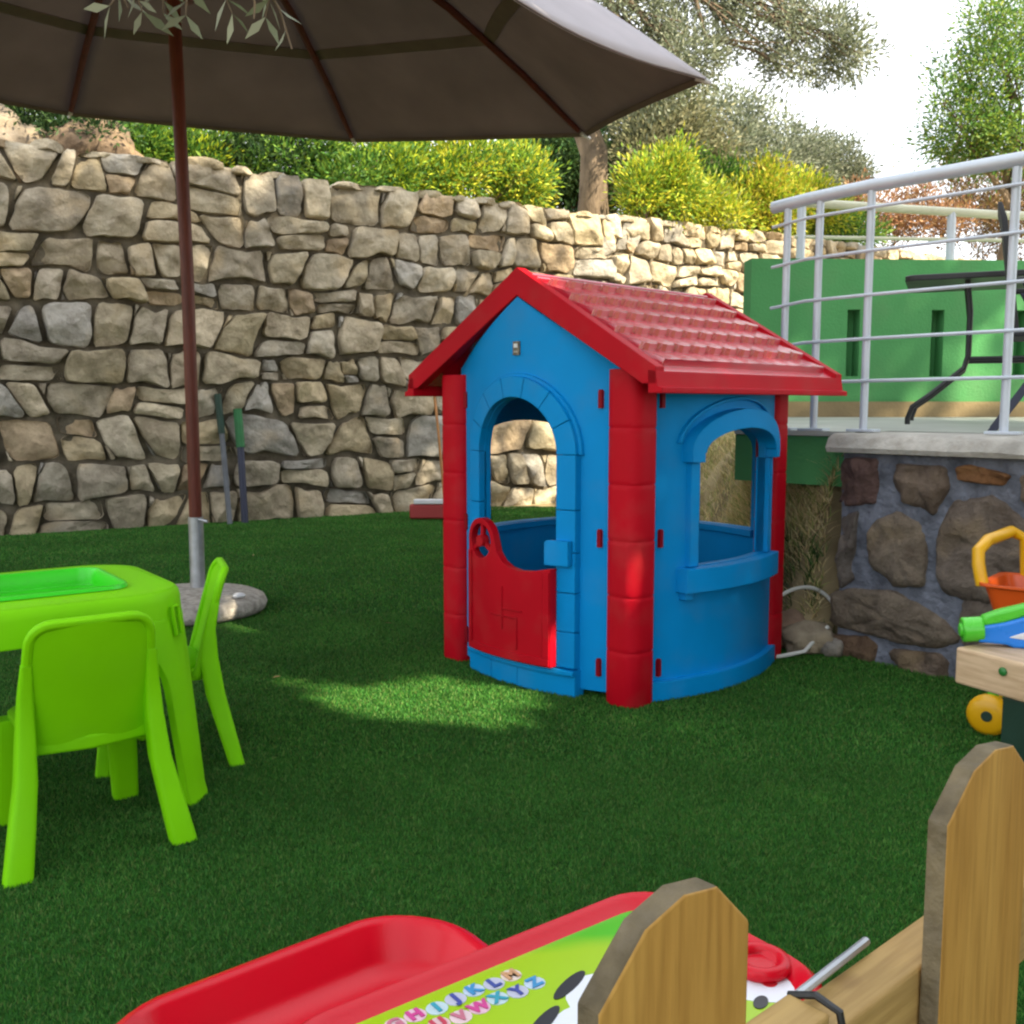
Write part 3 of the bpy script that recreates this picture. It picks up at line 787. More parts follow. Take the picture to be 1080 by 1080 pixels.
# ------------------------------------------------------------------ playhouse
H = .504; BOW = .094
ph = empty('playhouse', (.452, 4.288, 0), R(-46.2), 'blue plastic playhouse with red corner posts and red tiled roof on the lawn', 'playhouse')
def bow(x, z): return -BOW * max(0.0, 1 - (x / .43) ** 2)
cuts = [-.40 + .05 * i for i in range(17)]
def arc(cx, cz, r, a0, a1, n, rz=None):
    rz = rz or r
    return [(cx + r * math.cos(R(a0 + (a1 - a0) * i / n)), cz + rz * math.sin(R(a0 + (a1 - a0) * i / n))) for i in range(n + 1)]
def side(M_, name, outline, holes):
    mb = panel(outline, holes, -H, -H + .035, cuts, bow, M_)
    return mb.build(name, M['blue'], ph, smooth=35)
RZ = {k: Matrix.Rotation(R(k), 4, 'Z') for k in (0, 90, 180, 270)}
gable = [(-.44, .03), (.44, .03), (.44, 1.262), (0, 1.522), (-.44, 1.262)]
box_ = [(-.44, .03), (.44, .03), (.44, 1.235), (-.44, 1.235)]
DW = .217
door_hole = [(-DW, .105), (DW, .105)] + arc(0, .92, DW, 0, 180, 16)
front = side(RZ[0], 'front_wall', gable, [door_hole])
WC = .035
win_hole = [(WC - .255, .50), (WC + .255, .50)] + arc(WC, .93, .255, 0, 180, 14, .09)
rightw = side(RZ[90], 'window_wall', box_, [win_hole])
big_hole = [(-.36, .56), (.36, .56)] + arc(0, .92, .36, 0, 180, 14, .12)
leftw = side(RZ[270], 'counter_wall', box_, [big_hole])
backw = side(RZ[180], 'back_wall', gable, [big_hole])

# door surround made of blocks
fr = MB()
def piece(outline, y0, y1, M_=RZ[0], c=cuts):
    q = panel(outline, [], y0, y1, c, bow, M_); fr.add(q.v, q.f)
for sx in (-1, 1):
    zs = [.11, .25, .40, .555, .715, .9225]
    for i in range(5):
        x0, x1 = sorted((sx * DW, sx * .296)); piece([(x0, zs[i] + .0015), (x1, zs[i] + .0015), (x1, zs[i + 1] - .0015), (x0, zs[i + 1] - .0015)], -H - .03, -H + .01)
for i in range(7):
    a0, a1 = 180 * i / 7 + .3, 180 * (i + 1) / 7 - .3
    piece(arc(0, .922, .296, a0, a1, 5) + arc(0, .922, DW, a1, a0, 5), -H - .03, -H + .01)
fr.build('door_frame', M['blue'], front, smooth=35)
# raised rim of the arch
fr = MB(); piece(arc(0, .922, .309, 0, 180, 20) + arc(0, .922, .294, 180, 0, 20), -H - .014, -H + .004); fr.build('arch_rim', M['blue'], front, smooth=35)
# threshold with tiles
fr = MB(); piece([(-.30, .0), (.30, .0), (.30, .085), (-.30, .085)], -H - .032, -H + .02)
piece([(-.30, .085), (.30, .085), (.30, .104), (-.30, .104)], -H - .045, -H + .02)
for xx in (-.13, .03): piece([(xx - .003, .006), (xx + .003, .006), (xx + .003, .082), (xx - .003, .082)], -H - .0335, -H - .02)
fr.build('door_step', M['blue'], front, smooth=35)
fr = MB(); piece([(.185, .505), (.285, .505), (.285, .60), (.195, .60), (.185, .59)], -H - .055, -H - .031); fr.build('latch_block', M['blue'], front, smooth=35)
# half door
ring_c = (-.158, .565); ring_r = .092
ringo = arc(ring_c[0], ring_c[1], ring_r, 20, 190, 16)
dout = [(-.25, .112), (.222, .112), (.222, .492), (.19, .487), (.13, .474), (.07, .470), (.02, .478), (-.02, .498), (-.05, .53)] + ringo
hole = arc(ring_c[0], ring_c[1], .070, 0, 345, 23)
door = panel(dout, [hole], -H - .066, -H - .033, cuts, bow).build('half_door', M['red'], ph, smooth=35)
fr = MB()
piece([(-.245, .115), (.218, .115), (.218, .145), (-.245, .145)], -H - .072, -H - .064)
for x0, x1, zt in ((-.246, -.222, .52), (.190, .219, .48)): piece([(x0, .146), (x1, .146), (x1, zt), (x0, zt)], -H - .072, -H - .064)
for (x0, x1, z0, z1) in ((-.02, -.014, .23, .40), (-.09, .06, .28, .286), (.06, .066, .16, .285), (-.022, .09, .31, .315)): piece([(x0, z0), (x1, z0), (x1, z1), (x0, z1)], -H - .0695, -H - .064)
fr.build('door_relief', M['red'], door, smooth=35)
fr = MB()
for a in (90, 210, 330):
    ca, sa = math.cos(R(a)), math.sin(R(a)); nx_, nz_ = -sa * .009, ca * .009
    x1, z1 = ring_c[0] + ca * .072, ring_c[1] + sa * .072
    piece([(ring_c[0] + nx_, ring_c[1] + nz_), (x1 + nx_, z1 + nz_), (x1 - nx_, z1 - nz_), (ring_c[0] - nx_, ring_c[1] - nz_)], -H - .058, -H - .042)
piece(arc(ring_c[0], ring_c[1], .024, 0, 345, 15), -H - .072, -H - .035)
fr.build('toy_steering_wheel', M['red'], door, smooth=35)
# window trim on the right-hand wall
fr = MB()
hood = [(WC + .315, .895), (WC + .318, .94)] + arc(WC, .94, .318, 0, 180, 18, .155)[1:-1] + [(WC - .318, .94), (WC - .315, .895), (WC - .26, .895), (WC - .26, .93)] + arc(WC, .93, .255, 180, 0, 18, .09) + [(WC + .26, .93), (WC + .26, .895)]
piece(hood, -H - .05, -H + .004, RZ[90]); fr.build('window_hood', M['blue'], rightw, smooth=35)
fr = MB(); piece(arc(WC, .95, .345, 5, 175, 18, .19) + arc(WC, .95, .332, 175, 5, 18, .178), -H - .014, -H + .004, RZ[90]); fr.build('hood_rim', M['blue'], rightw, smooth=35)
for sx in (-1, 1):
    fr = MB(); x0, x1 = sorted((WC + sx * .255, WC + sx * .295)); piece([(x0, .50), (x1, .50), (x1, .893), (x0, .893)], -H - .022, -H + .045, RZ[90])
    fr.build('window_jamb', M['blue'], rightw, smooth=35)
fr = MB(); piece([(WC - .335, .405), (WC + .335, .405), (WC + .335, .497), (WC - .335, .497)], -H - .052, -H + .045, RZ[90])
piece([(WC - .32, .375), (WC - .285, .375), (WC - .285, .404), (WC - .32, .404)], -H - .03, -H + .004, RZ[90])
fr.build('window_sill', M['blue'], rightw, smooth=35)
for k in (90, 270, 180):
    fr = MB(); piece([(-.44, .0), (.44, .0), (.44, .075), (-.44, .075)], -H - .03, -H + .02, RZ[k]); fr.build('plinth', M['blue'], {90: rightw, 270: leftw, 180: backw}[k], smooth=35)
for k, wl in ((270, leftw), (180, backw)):
    fr = MB(); piece([(-.38, .53), (.38, .53), (.38, .558), (-.38, .558)], -H - .03, -H + .06, RZ[k]); fr.build('counter', M['blue'], wl, smooth=35)

# corner posts
def rsq(hw, r, n=5):
    return rrect(2 * hw, 2 * hw, r, n)
post_me = None
for (sx, sy) in ((1, -1), (-1, -1), (1, 1), (-1, 1)):
    mb = MB(); secs = []
    gz = [.205, .41, .615, .82, 1.025]
    prof = [(0, .072), (.012, .076)]
    for z_ in gz: prof += [(z_ - .02, .076), (z_ - .006, .076), (z_ - .002, .0742), (z_ + .002, .0742), (z_ + .006, .076), (z_ + .02, .076)]
    prof += [(1.235, .076)]
    ds = .020 if (sx, sy) == (1, 1) else 0
    for z_, hw in prof: secs.append([(x, y, z_) for x, y in rsq(hw - ds, .052 - ds, 8)])
    mb.loft(secs)
    mb.xf(Matrix.Translation((sx * (H - .024) + (.018 if sx < 0 else 0) - ds * .6, sy * (H - .024) - ds * .2, 0)))
    mb.build('corner_post', M['red'], ph, smooth=30)
# pins that clip the walls to the posts
def pin(M_, x, z):
    fr_ = panel([(-.009, -.034), (.009, -.034), (.009, .026), (.005, .034), (-.005, .034), (-.009, .026)], [], -H - .010, -H + .004, (), None)
    fr_.xf(M_ @ Matrix.Translation((x, bow(x, z), z))); fr_.build('locking_pin', M['pin_red'], ph, smooth=40)
for z_ in (1.13, .615, .125):
    pin(RZ[0], .372, z_); pin(RZ[90], -.372, z_)
    pin(RZ[0], -.385, z_)
pl_ = panel([(-.017, 1.30), (.017, 1.30), (.017, 1.352), (-.017, 1.352)], [], -H - BOW - .008, -H - BOW + .004).build('maker_plaque', M['plaque'], front, smooth=None)
panel([(-.010, 1.328), (.010, 1.328), (.010, 1.343), (-.010, 1.343)], [], -H - BOW - .010, -H - BOW - .0075).build('emblem', M['white'], front, smooth=None)
panel([(-.010, 1.308), (.010, 1.308), (.010, 1.316), (-.010, 1.316)], [], -H - BOW - .010, -H - BOW - .0075).build('emblem', M['concrete'], front, smooth=None)

# roof
Y0, Y1, EX = -.59, .66, .665
ZR, ZE = 1.612, 1.225
sl = (ZR - ZE) / EX
roof = MB()
sec = lambda y, lo: [(-EX, y, ZE - .03), (-EX, y, ZE), (0, y, ZR), (EX, y, ZE), (EX, y, ZE - .03), (EX - .05, y, ZE - lo + .015), (0, y, ZR - lo), (-EX + .05, y, ZE - lo + .015)]
roof.loft([sec(Y0 + .03, .05), sec(Y1 - .03, .05)])
rf = roof.build('roof', M['roof_red'], ph, smooth=30)
for yy, y2 in ((Y0 - .012, Y0 + .034), (Y1 - .034, Y1 + .012)):
    q = MB()
    o_ = lambda y: [(-EX - .012, y, ZE - .045), (-EX - .012, y, ZE + .012), (0, y, ZR + .020), (EX + .012, y, ZE + .012), (EX + .012, y, ZE - .045), (EX - .045, y, ZE - .045), (0, y, ZR - .085), (-EX + .045, y, ZE - .045)]
    q.loft([o_(yy), o_(y2)]); q.build('barge_board', M['red'], rf, smooth=30)
for sx in (-1, 1):
    q = MB(); e = EX
    q.loft([[(sx * (e - .02), y, ZE + .002), (sx * (e + .012), y, ZE - .004), (sx * (e + .020), y, ZE - .055), (sx * (e + .040), y, ZE - .060), (sx * (e + .040), y, ZE - .078), (sx * (e - .02), y, ZE - .078)] for y in (Y0 - .012, Y1 + .012)])
    q.build('eave_fascia', M['red'], rf, smooth=30)
# moulded tiles
for sx in (1, -1):
    SL = math.hypot(EX, ZR - ZE); nu, nv = 176, 150
    dirv = Vector((sx * EX / SL, 0, -(ZR - ZE) / SL)); nrm = Vector((sx * (ZR - ZE) / SL, 0, EX / SL))
    ya, yb, sa, sb = Y0 + .075, Y1 - .07, .085, SL - .035
    rows, ncol = 5, 11
    V = []
    for j in range(nv + 1):
        for i in range(nu + 1):
            u = i / nu; v_ = j / nv
            wave = .20 * (abs(math.sin(PI * u * ncol)) ** .7)
            t = v_ * rows + .0 - (0.16 - wave) * -1 - .16
            fr_ = t - math.floor(t)
            hgt = .003 + .026 * fr_ ** 1.1
            if v_ * rows > rows - .02: hgt = .004
            hgt += .003 * abs(math.sin(PI * u * ncol))
            if i in (0, nu) or j in (0, nv): hgt = -.004
            p = Vector((0, ya + (yb - ya) * u, ZR)) + dirv * (sa + (sb - sa) * v_) + nrm * hgt
            V.append(p)
    q = MB(); q.add(V, [(j * (nu + 1) + i, j * (nu + 1) + i + 1, (j + 1) * (nu + 1) + i + 1, (j + 1) * (nu + 1) + i) for j in range(nv) for i in range(nu)])
    q.build('roof_tiles', M['roof_red'], rf, smooth=32)
    for s0 in (.018, .048):
        q = MB(); a = [Vector((0, y, ZR)) + dirv * s0 + nrm * .006 for y in (Y0 + .05, Y1 - .05)]
        q.tube(a, .008, 8); q.build('ridge_rib', M['roof_red'], rf)

# ------------------------------------------------------------------ parasol
UB = Vector((-1.738, 5.41, 0))
ub = empty('umbrella_stand', (-1.74, 5.24, 0), 0, 'round speckled concrete weight with a steel tube, half hidden by a green chair', 'umbrella stand')
mb = MB(); prof = [(.001, .0), (.36, .0), (.405, .02), (.415, .05), (.40, .082), (.36, .10), (.12, .112), (.001, .114)]
mb.lathe(prof, 48); mb.build('concrete_disc', M['concrete'], ub, smooth=50)
mb = MB(); mb.tube([(UB.x - ub.location.x, UB.y - ub.location.y, .10), (UB.x - ub.location.x, UB.y - ub.location.y, .50)], .040, 20); mb.build('steel_tube', M['steel'], ub)
mb = MB(); mb.tube([(UB.x - ub.location.x + .03, UB.y - ub.location.y - .04, .49), (UB.x - ub.location.x + .08, UB.y - ub.location.y - .05, .48)], .008, 8); mb.build('clamp_screw', M['steel'], ub)
mb = MB(); mb.lathe([(.03, .11), (.035, .118), (.02, .13), (.001, .132)], 12, (.31, -.12, 0)); mb.build('drain_cap', M['white'], ub)
um = empty('parasol', (UB.x, UB.y, .3), 0, 'large taupe canvas parasol with a red brown wooden pole over the lawn', 'parasol')
HC = Vector((-1.80, 5.435, 2.901)); TX, TY, UR, UH, PHI = -.067, .126, 2.782, 1.066, 2.158
apex = HC + Vector((-TX * UH, -TY * UH, UH))
O = um.location
mb = MB(); mb.tube([UB + Vector((0, 0, .3)) - O, UB + Vector((0, 0, 1.8)) - O, apex + Vector((-.02, .02, .05)) - O], .034, 20); mb.build('pole', M['pole'], um)
def tip(k):
    a = PHI - k * PI / 4; dx, dy = UR * math.cos(a), UR * math.sin(a)
    return HC + Vector((dx, dy, TX * dx + TY * dy))
def ribp(k, t):
    p = apex.lerp(tip(k), t); p.z += .20 * math.sin(PI * t) * (1 if t <= 1 else 0); return p
nt_, ns_ = 22, 14
V = []; Fs = []; 
for k in range(8):
    b0 = len(V)
    for i in range(nt_ + 1):
        for j in range(ns_ + 1):
            s_ = j / ns_; t = i / nt_
            tt = t * (1 - (.030 if k == 3 else .022) * math.sin(PI * s_))
            p = ribp(k, tt).lerp(ribp(k + 1, tt), s_)
            p.z -= (.095 if k == 3 else .05) * t * math.sin(PI * s_) + .004 * noise.noise(Vector((p.x * 3, p.y * 3, k)))
            V.append(p - O)
    for i in range(nt_):
        for j in range(ns_):
            a = b0 + i * (ns_ + 1) + j; Fs.append((a, a + 1, a + ns_ + 2, a + ns_ + 1))
mb = MB(); mb.add(V, Fs)
cp = mb.build('canopy', M['fabric_lit'], um, smooth=25)
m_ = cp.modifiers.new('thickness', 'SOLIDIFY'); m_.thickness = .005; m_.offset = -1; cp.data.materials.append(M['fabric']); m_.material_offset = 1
# sewn reinforcing band inside the canopy and the rim hem
for t0, t1, nm in ((.69, .72, 'seam_band'), (.988, .998, 'hem_band')):
    mb = MB()
    for k in range(8):
        secs = []
        for j in range(ns_ + 1):
            s_ = j / ns_; q = []
            for t in (t0, t1):
                tt = t * (1 - (.030 if k == 3 else .022) * math.sin(PI * s_)); p = ribp(k, tt).lerp(ribp(k + 1, tt), s_); p.z -= (.095 if k == 3 else .05) * t * math.sin(PI * s_) + .016; q.append(p - O)
            secs.append([q[0], q[1], q[1] + Vector((0, 0, .005)), q[0] + Vector((0, 0, .005))])
        mb.loft(secs)
    mb.build(nm, M['band'], um, smooth=50)
for k in range(8):
    mb = MB(); mb.tube([ribp(k, t) - O - Vector((0, 0, .034)) for t in (.03, .2, .4, .6, .8, .97)], [.026, .026, .025, .024, .022, .018], 8); rb = mb.build('rib', M['pole'], um)
    mb = MB(); e = tip(k) - O; d = (tip(k) - apex).normalized(); mb.tube([e - d * .06 - Vector((0, 0, .02)), e + d * .02 - Vector((0, 0, .012))], [.016, .010], 8); mb.build('tip_cap', M['white'], rb)
    mb = MB(); mb.tube([UB + Vector((0, 0, 3.25)) - O + (tip(k) - HC).normalized() * .06, ribp(k, .42) - O - Vector((0, 0, .05))], .013, 8); mb.build('strut', M['pole'], um)
mb = MB(); mb.lathe([(.03, 0), (.085, .01), (.085, .07), (.03, .08)], 16, UB + Vector((0, 0, 3.2)) - O); mb.build('runner_hub', M['pole'], um)
mb = MB(); mb.lathe([(.09, -.06), (.09, .0), (.05, .04), (.02, .12), (.001, .13)], 16, apex - O); mb.build('finial', M['pole'], um)

# ------------------------------------------------------------------ lime green table and chairs
ta = R(36.5)
tcn = Vector((-.890 - .45 * .803 - .31 * .595, 2.69 - .45 * .595 + .31 * .803, 0))
kt = empty('play_table', tcn, ta, 'lime green plastic play table with a sunken bright green tray', 'table')
TW, TDp, TZ = .90, .62, .60
RX = Matrix.Rotation(R(90), 4, 'X')      # panel XZ -> XY
def flat(outline, holes, z0, z1):
    q = panel(outline, holes, 0, z1 - z0)
    q.v = [(p[0], p[2], z0 + p[1]) for p in q.v]
    return q
TR = .15
top = flat(rrect(TW, TDp, TR, 8), [rrect(TW - .26, TDp - .25, .05, 5)], TZ - .022, TZ)
# rounded shoulder and apron
secs = []
for off, z_ in ((-.012, TZ + .001), (.004, TZ - .002), (.012, TZ - .012), (.016, TZ - .03), (.020, TZ - .10)):
    secs.append([(x, y, z_) for x, y in rrect(TW + 2 * off, TDp + 2 * off, TR + off, 8)])
for off, z_ in ((.014, TZ - .10), (.008, TZ - .03), (-.012, TZ - .022)):
    secs.append([(x, y, z_) for x, y in rrect(TW + 2 * off, TDp + 2 * off, TR + off, 8)])
top.loft(secs, False)
top.build('table_top', M['green'], kt, smooth=40)
q = flat(rrect(TW - .25, TDp - .24, .055, 5), [], TZ - .050, TZ - .040)
q.loft([[(x, y, z_) for x, y in rrect(TW - .26 + o_, TDp - .25 + o_, .05 + o_ / 2, 5)] for o_, z_ in ((-.004, TZ - .045), (-.004, TZ + .006), (.004, TZ + .012), (.022, TZ + .012), (.028, TZ + .002))], False)
q.build('tray', M['tray_green'], kt, smooth=40)
def corner_path(cx, cy, sx, sy, off, n=11, half=.2):
    """points along the rounded outline either side of one corner"""
    r = TR + off; out = []; La = r * PI / 4
    bx, by = sx * (TW / 2 - TR), sy * (TDp / 2 - TR)
    for i in range(n):
        s_ = -half + 2 * half * i / (n - 1)
        if abs(s_) <= La:
            a = PI / 4 + s_ / r
            x, y = math.cos(a) * r, math.sin(a) * r
        elif s_ > 0: x, y = -(s_ - La), r
        else: x, y = r, -(-s_ - La)
        out.append((bx + sx * x, by + sy * y))
    return out
for sx in (1, -1):
    for sy in (1, -1):
        secs = []
        for i in range(14):
            f = 1 - i / 13
            z_ = .525 * f if i else .525
            half = .050 + .02 * f + .15 * max(0, (f - .62) / .38) ** 2.2
            off = .020 + .055 * (1 - f) + (.006 if i == 13 else 0)
            oo = corner_path(0, 0, sx, sy, off, 11, half); ii = corner_path(0, 0, sx, sy, off - .022, 11, half * .93)
            secs.append([(x, y, z_) for x, y in oo] + [(x, y, z_) for x, y in reversed(ii)])
        mb = MB(); mb.loft(secs); lg = mb.build('leg', M['green'], kt, smooth=40)
        if sx == 1 and sy == -1:
            pth = corner_path(0, 0, 1, -1, .026, 5, .05)
            mb = MB(); a, b = pth[2], pth[3]
            pts = [(a[0], a[1], .555), (b[0], b[1], .555), (b[0] + .01, b[1], .475), (a[0] + .01, a[1], .475), (a[0], a[1], .555)]
            mb.tube(pts, .006, 6); mb.build('handle_slot', M['green'], lg)

def make_chair(loc, rz, label):
    c = empty('child_chair', loc, rz, label, 'chair', 'lime green chairs at the play table')
    secs = []
    for hw, y0, y1, z_, r in ((.132, -.135, .165, .285, .05), (.141, -.138, .175, .290, .055), (.143, -.138, .178, .305, .056), (.136, -.13, .170, .312, .052)):
        secs.append([(x, y + (y0 + y1) / 2, z_ + .012 * (y * 4) ** 2 * .15) for x, y in rrect(2 * hw, y1 - y0, r, 5)])
    mb = MB(); mb.loft(secs); mb.build('seat', M['green'], c, smooth=45)
    # back panel with a rolled rim
    def bk(x, z): return -.150 - .085 * ((z - .27) / .33) + .03 * (x / .17) ** 2
    out = [(-.150, .275), (.150, .275), (.148, .40), (.140, .52)] + arc(.088, .545, .050, 0, 90, 5) + arc(-.088, .545, .050, 90, 180, 5) + [(-.140, .52), (-.148, .40)]
    q = panel(out, [], -.006, .006, [-.135 + .03 * i for i in range(10)], bk); bo = q.build('backrest', M['green'], c, smooth=35)
    rim = [p for p in out[1:]] + [out[0]]
    secs = []
    mb = MB(); pts = [Vector((x, bk(x, z), z)) for x, z in resample(rim + [], 60)][:]
    pts = [Vector((x, bk(x, z), z)) for x, z in rim]
    fine_ = []
    for i in range(len(pts) - 1):
        for j in range(3): fine_.append(pts[i].lerp(pts[i + 1], j / 3))
    fine_.append(pts[-1]); mb.tube(fine_, .013, 8); mb.build('rim', M['green'], bo)
    mb = MB(); mb.loft([[(-.150, bk(-.150, .28) - .012, .262), (-.150, bk(-.150, .28) + .02, .262), (-.150, bk(-.150, .28) + .02, .30), (-.150, bk(-.150, .28) - .012, .30)], [(0, bk(0, .28) - .014, .262), (0, bk(0, .28) + .02, .262), (0, bk(0, .28) + .02, .30), (0, bk(0, .28) - .014, .30)], [(.150, bk(.150, .28) - .012, .262), (.150, bk(.150, .28) + .02, .262), (.150, bk(.150, .28) + .02, .30), (.150, bk(.150, .28) - .012, .30)]]); mb.build('back_rail', M['green'], c, smooth=35, bevel=.006)
    def leg(x, y, z, fx, fy, wt, wb, dt, db):
        secs = []
        for i in range(7):
            f = i / 6; w_ = wt + (wb - wt) * f; d_ = dt + (db - dt) * f
            cx = x + (fx - x) * f; cy = y + (fy - y) * (f ** 1.15); cz = z * (1 - f)
            secs.append([(cx + px * w_ / 2, cy + py * d_ / 2, cz) for px, py in [(a * 2 , b * 2) for a, b in rrect(1, 1, .22, 3)]])
        m2 = MB(); m2.loft(secs); m2.build('leg', M['green'], c, smooth=40)
    for sx in (-1, 1):
        secs = []
        for x_, y_, z_, w_, d_ in ((.143, bk(.143, .50) - .002, .50, .024, .024), (.146, bk(.146, .42) - .004, .42, .034, .034), (.149, -.165, .33, .042, .056), (.156, -.180, .22, .050, .058), (.174, -.208, .11, .058, .052), (.192, -.235, 0, .064, .046)):
            secs.append([(sx * x_ + a * w_, y_ + b * d_, z_) for a, b in rrect(1, 1, .22, 3)])
        m2 = MB(); m2.loft(secs); m2.build('leg', M['green'], c, smooth=45)
        leg(sx * .135, .115, .295, sx * .150, .150, .080, .066, .055, .045)
    return c
make_chair((-1.130, 2.50, 0), R(35.9), 'lime green child chair nearest the camera, its solid back in front of the table')
make_chair((-1.142, 3.07, 0), R(111), 'lime green child chair seen from the side in front of the concrete umbrella stand')

# ------------------------------------------------------------------ red desk with alphabet sticker
e1 = Vector((.8, .6, 0)); ez = math.atan2(.6, .8)
DC = Vector((.20, 1.362, 0)) - e1 * .30 + Vector((.6, -.8, 0)) * .165
dk = empty('alphabet_desk', DC, ez, 'glossy red plastic desk with a lime green alphabet sticker, seen over the picket fence', 'desk')
DWd, DDp, DZ = .60, .33, .42
secs = []
for off, z_ in ((-.075, DZ - .012), (-.03, DZ - .010), (-.018, DZ + .002), (-.006, DZ + .006), (.004, DZ - .002), (.008, DZ - .02), (.004, DZ - .05)):
    secs.append([(x, y, z_) for x, y in rrect(DWd + 2 * off, DDp + 2 * off, max(.02, .085 + off), 7)])
mb = MB(); mb.loft(secs); mb.build('desk_top', M['desk_red'], dk, smooth=50)
# sticker: green to lime sheet
m, nt2, b2 = new_mat('printed_sticker'); L2 = nt2.links.new
tc2 = node(nt2, 'ShaderNodeTexCoord'); sp = node(nt2, 'ShaderNodeSeparateXYZ'); L2(tc2.outputs['Object'], sp.inputs[0])
nn = node(nt2, 'ShaderNodeTexNoise'); nn.inputs['Scale'].default_value = 9; L2(tc2.outputs['Object'], nn.inputs['Vector'])
md = node(nt2, 'ShaderNodeMath', operation='MULTIPLY_ADD'); md.inputs[1].default_value = .05; L2(nn.outputs['Fac'], md.inputs[0])
sx_ = node(nt2, 'ShaderNodeMath', operation='MULTIPLY_ADD'); sx_.inputs[1].default_value = .55; L2(sp.outputs[0], sx_.inputs[0]); L2(sp.outputs[1], sx_.inputs[2])
L2(sx_.outputs[0], md.inputs[2])
cr2 = node(nt2, 'ShaderNodeValToRGB'); e_ = cr2.color_ramp.elements
e_[0].position = .185; e_[0].color = (.32, .52, .0, 1); e_[1].position = .225; e_[1].color = (.06, .43, .0, 1)
L2(md.outputs[0], cr2.inputs[0]); L2(cr2.outputs[0], b2.inputs['Base Color']); b2.inputs['Roughness'].default_value = .3
M['decal'] = m
st = flat(rrect(DWd - .055, DDp - .055, .05, 6), [], DZ - .0105, DZ - .0085).build('sticker', M['decal'], dk, smooth=None)
# letters of two alphabet rows, each on a pale blot
pc = [(.04, .25, .5), (.55, .05, .25), (.03, .3, .12), (.04, .07, .3), (.03, .3, .4), (.5, .04, .08), (.55, .3, .15), (.04, .06, .3), (.5, .15, .22), (.05, .08, .25)]
def text_mesh(ch_, size):
    cu = bpy.data.curves.new('t', 'FONT'); cu.body = ch_; cu.size = size; cu.align_x = 'CENTER'; cu.align_y = 'CENTER'; cu.extrude = .0004; cu.offset = .0012
    ob = bpy.data.objects.new('t', cu); COL.objects.link(ob)
    dg = bpy.context.evaluated_depsgraph_get(); me = bpy.data.meshes.new_from_object(ob.evaluated_get(dg))
    V = [v.co.copy() for v in me.vertices]; F_ = [tuple(p.vertices) for p in me.polygons]
    bpy.data.objects.remove(ob); bpy.data.curves.remove(cu); bpy.data.meshes.remove(me)
    return V, F_
lt = MB(); lt.c = []; bl = MB(); bl.c = []
for row, (word, yy, x0) in enumerate((('ABCDEFGHIJKLM', .108, -.318), ('NOPQRSTUVWXYZ', .078, -.305))):
    for i, chx in enumerate(word):
        x = x0 + .027 * i; y = yy + .002 * math.sin(i * 2.1)
        Vt, Ft = text_mesh(chx, .024)
        col = pc[(i * 3 + row * 4) % len(pc)]
        lt.add([(p.x + x, p.y + y, p.z + DZ - .0068) for p in Vt], Ft); lt.c += [(*col, 1)] * len(Vt)
        n_ = 12; light = tuple(.45 + .5 * c_ for c_ in col)
        vv = [(x + .0135 * math.cos(2 * PI * k / n_), y + .0125 * math.sin(2 * PI * k / n_), z_) for z_ in (DZ - .0086, DZ - .0078) for k in range(n_)]
        bl.add(vv, [tuple(range(n_))[::-1], tuple(range(n_, 2 * n_))] + [(k, (k + 1) % n_, (k + 1) % n_ + n_, k + n_) for k in range(n_)]); bl.c += [(*light, 1)] * len(vv)
M['ink'] = basic('printed_ink', (.5, .5, .5), .35, .02, attr=True)
lt.build('lettering', M['ink'], st, smooth=None); bl.build('letter_blots', M['ink'], st, smooth=None)
# black and white cow faces and a white cloud print
cw = MB(); cw.c = []
def blob(cx0, cy, rx, ry, rot, col, lift, n_=18, jag=.0, arc_=None):
    cx = cx0 - (.05 if cx0 < .16 else 0)
    vv = []
    for z_ in (DZ - .0086, DZ - .0080 + lift):
        for k in range(n_):
            a = 2 * PI * k / n_; r = 1 + jag * (1 if k % 2 else -1)
            x, y = rx * r * math.cos(a), ry * r * math.sin(a)
            vv.append((cx + x * math.cos(rot) - y * math.sin(rot), cy + x * math.sin(rot) + y * math.cos(rot), z_))
    cw.add(vv, [tuple(range(n_))[::-1], tuple(range(n_, 2 * n_))] + [(k, (k + 1) % n_, (k + 1) % n_ + n_, k + n_) for k in range(n_)]); cw.c += [(*col, 1)] * len(vv)
W_ = (.72, .75, .82); K_ = (.012, .014, .02)
blob(.215, .045, .05, .022, -.3, W_, 0)
blob(.06, -.035, .075, .05, .2, W_, 0); blob(.12, .0, .05, .055, .1, W_, .0002); blob(.10, .05, .035, .009, .35, K_, .0006); blob(.03, .012, .035, .009, .4, K_, .0006)
for (x, y, rx, ry, r_) in ((.10, -.01, .006, .011, .3), (.135, -.012, .006, .011, -.3), (.118, -.03, .016, .006, 0), (.06, -.03, .008, .012, .5), (.085, -.05, .014, .006, .2), (.15, .015, .005, .012, .6), (.03, -.05, .012, .008, .4)):
    blob(x, y, rx, ry, r_, K_, .0006)
blob(.225, -.065, .042, .07, .5, W_, 0); blob(.245, -.09, .010, .010, 0, (.5, .02, .03), .0006); blob(.205, -.11, .014, .008, .4, K_, .0006)
cw.build('animal_print', M['ink'], st, smooth=None)
mb = MB(); ring = [(.262 + .030 * math.cos(2 * PI * k / 24), -.062 + .030 * math.sin(2 * PI * k / 24), DZ - .001) for k in range(25)]
mb.tube(ring, .009, 8, False); mb.lathe([(.001, DZ - .0078), (.026, DZ - .0074), (.030, DZ - .002)], 24, (.262, -.062, 0)); mb.build('cup_ring', M['desk_red'], dk, smooth=50)
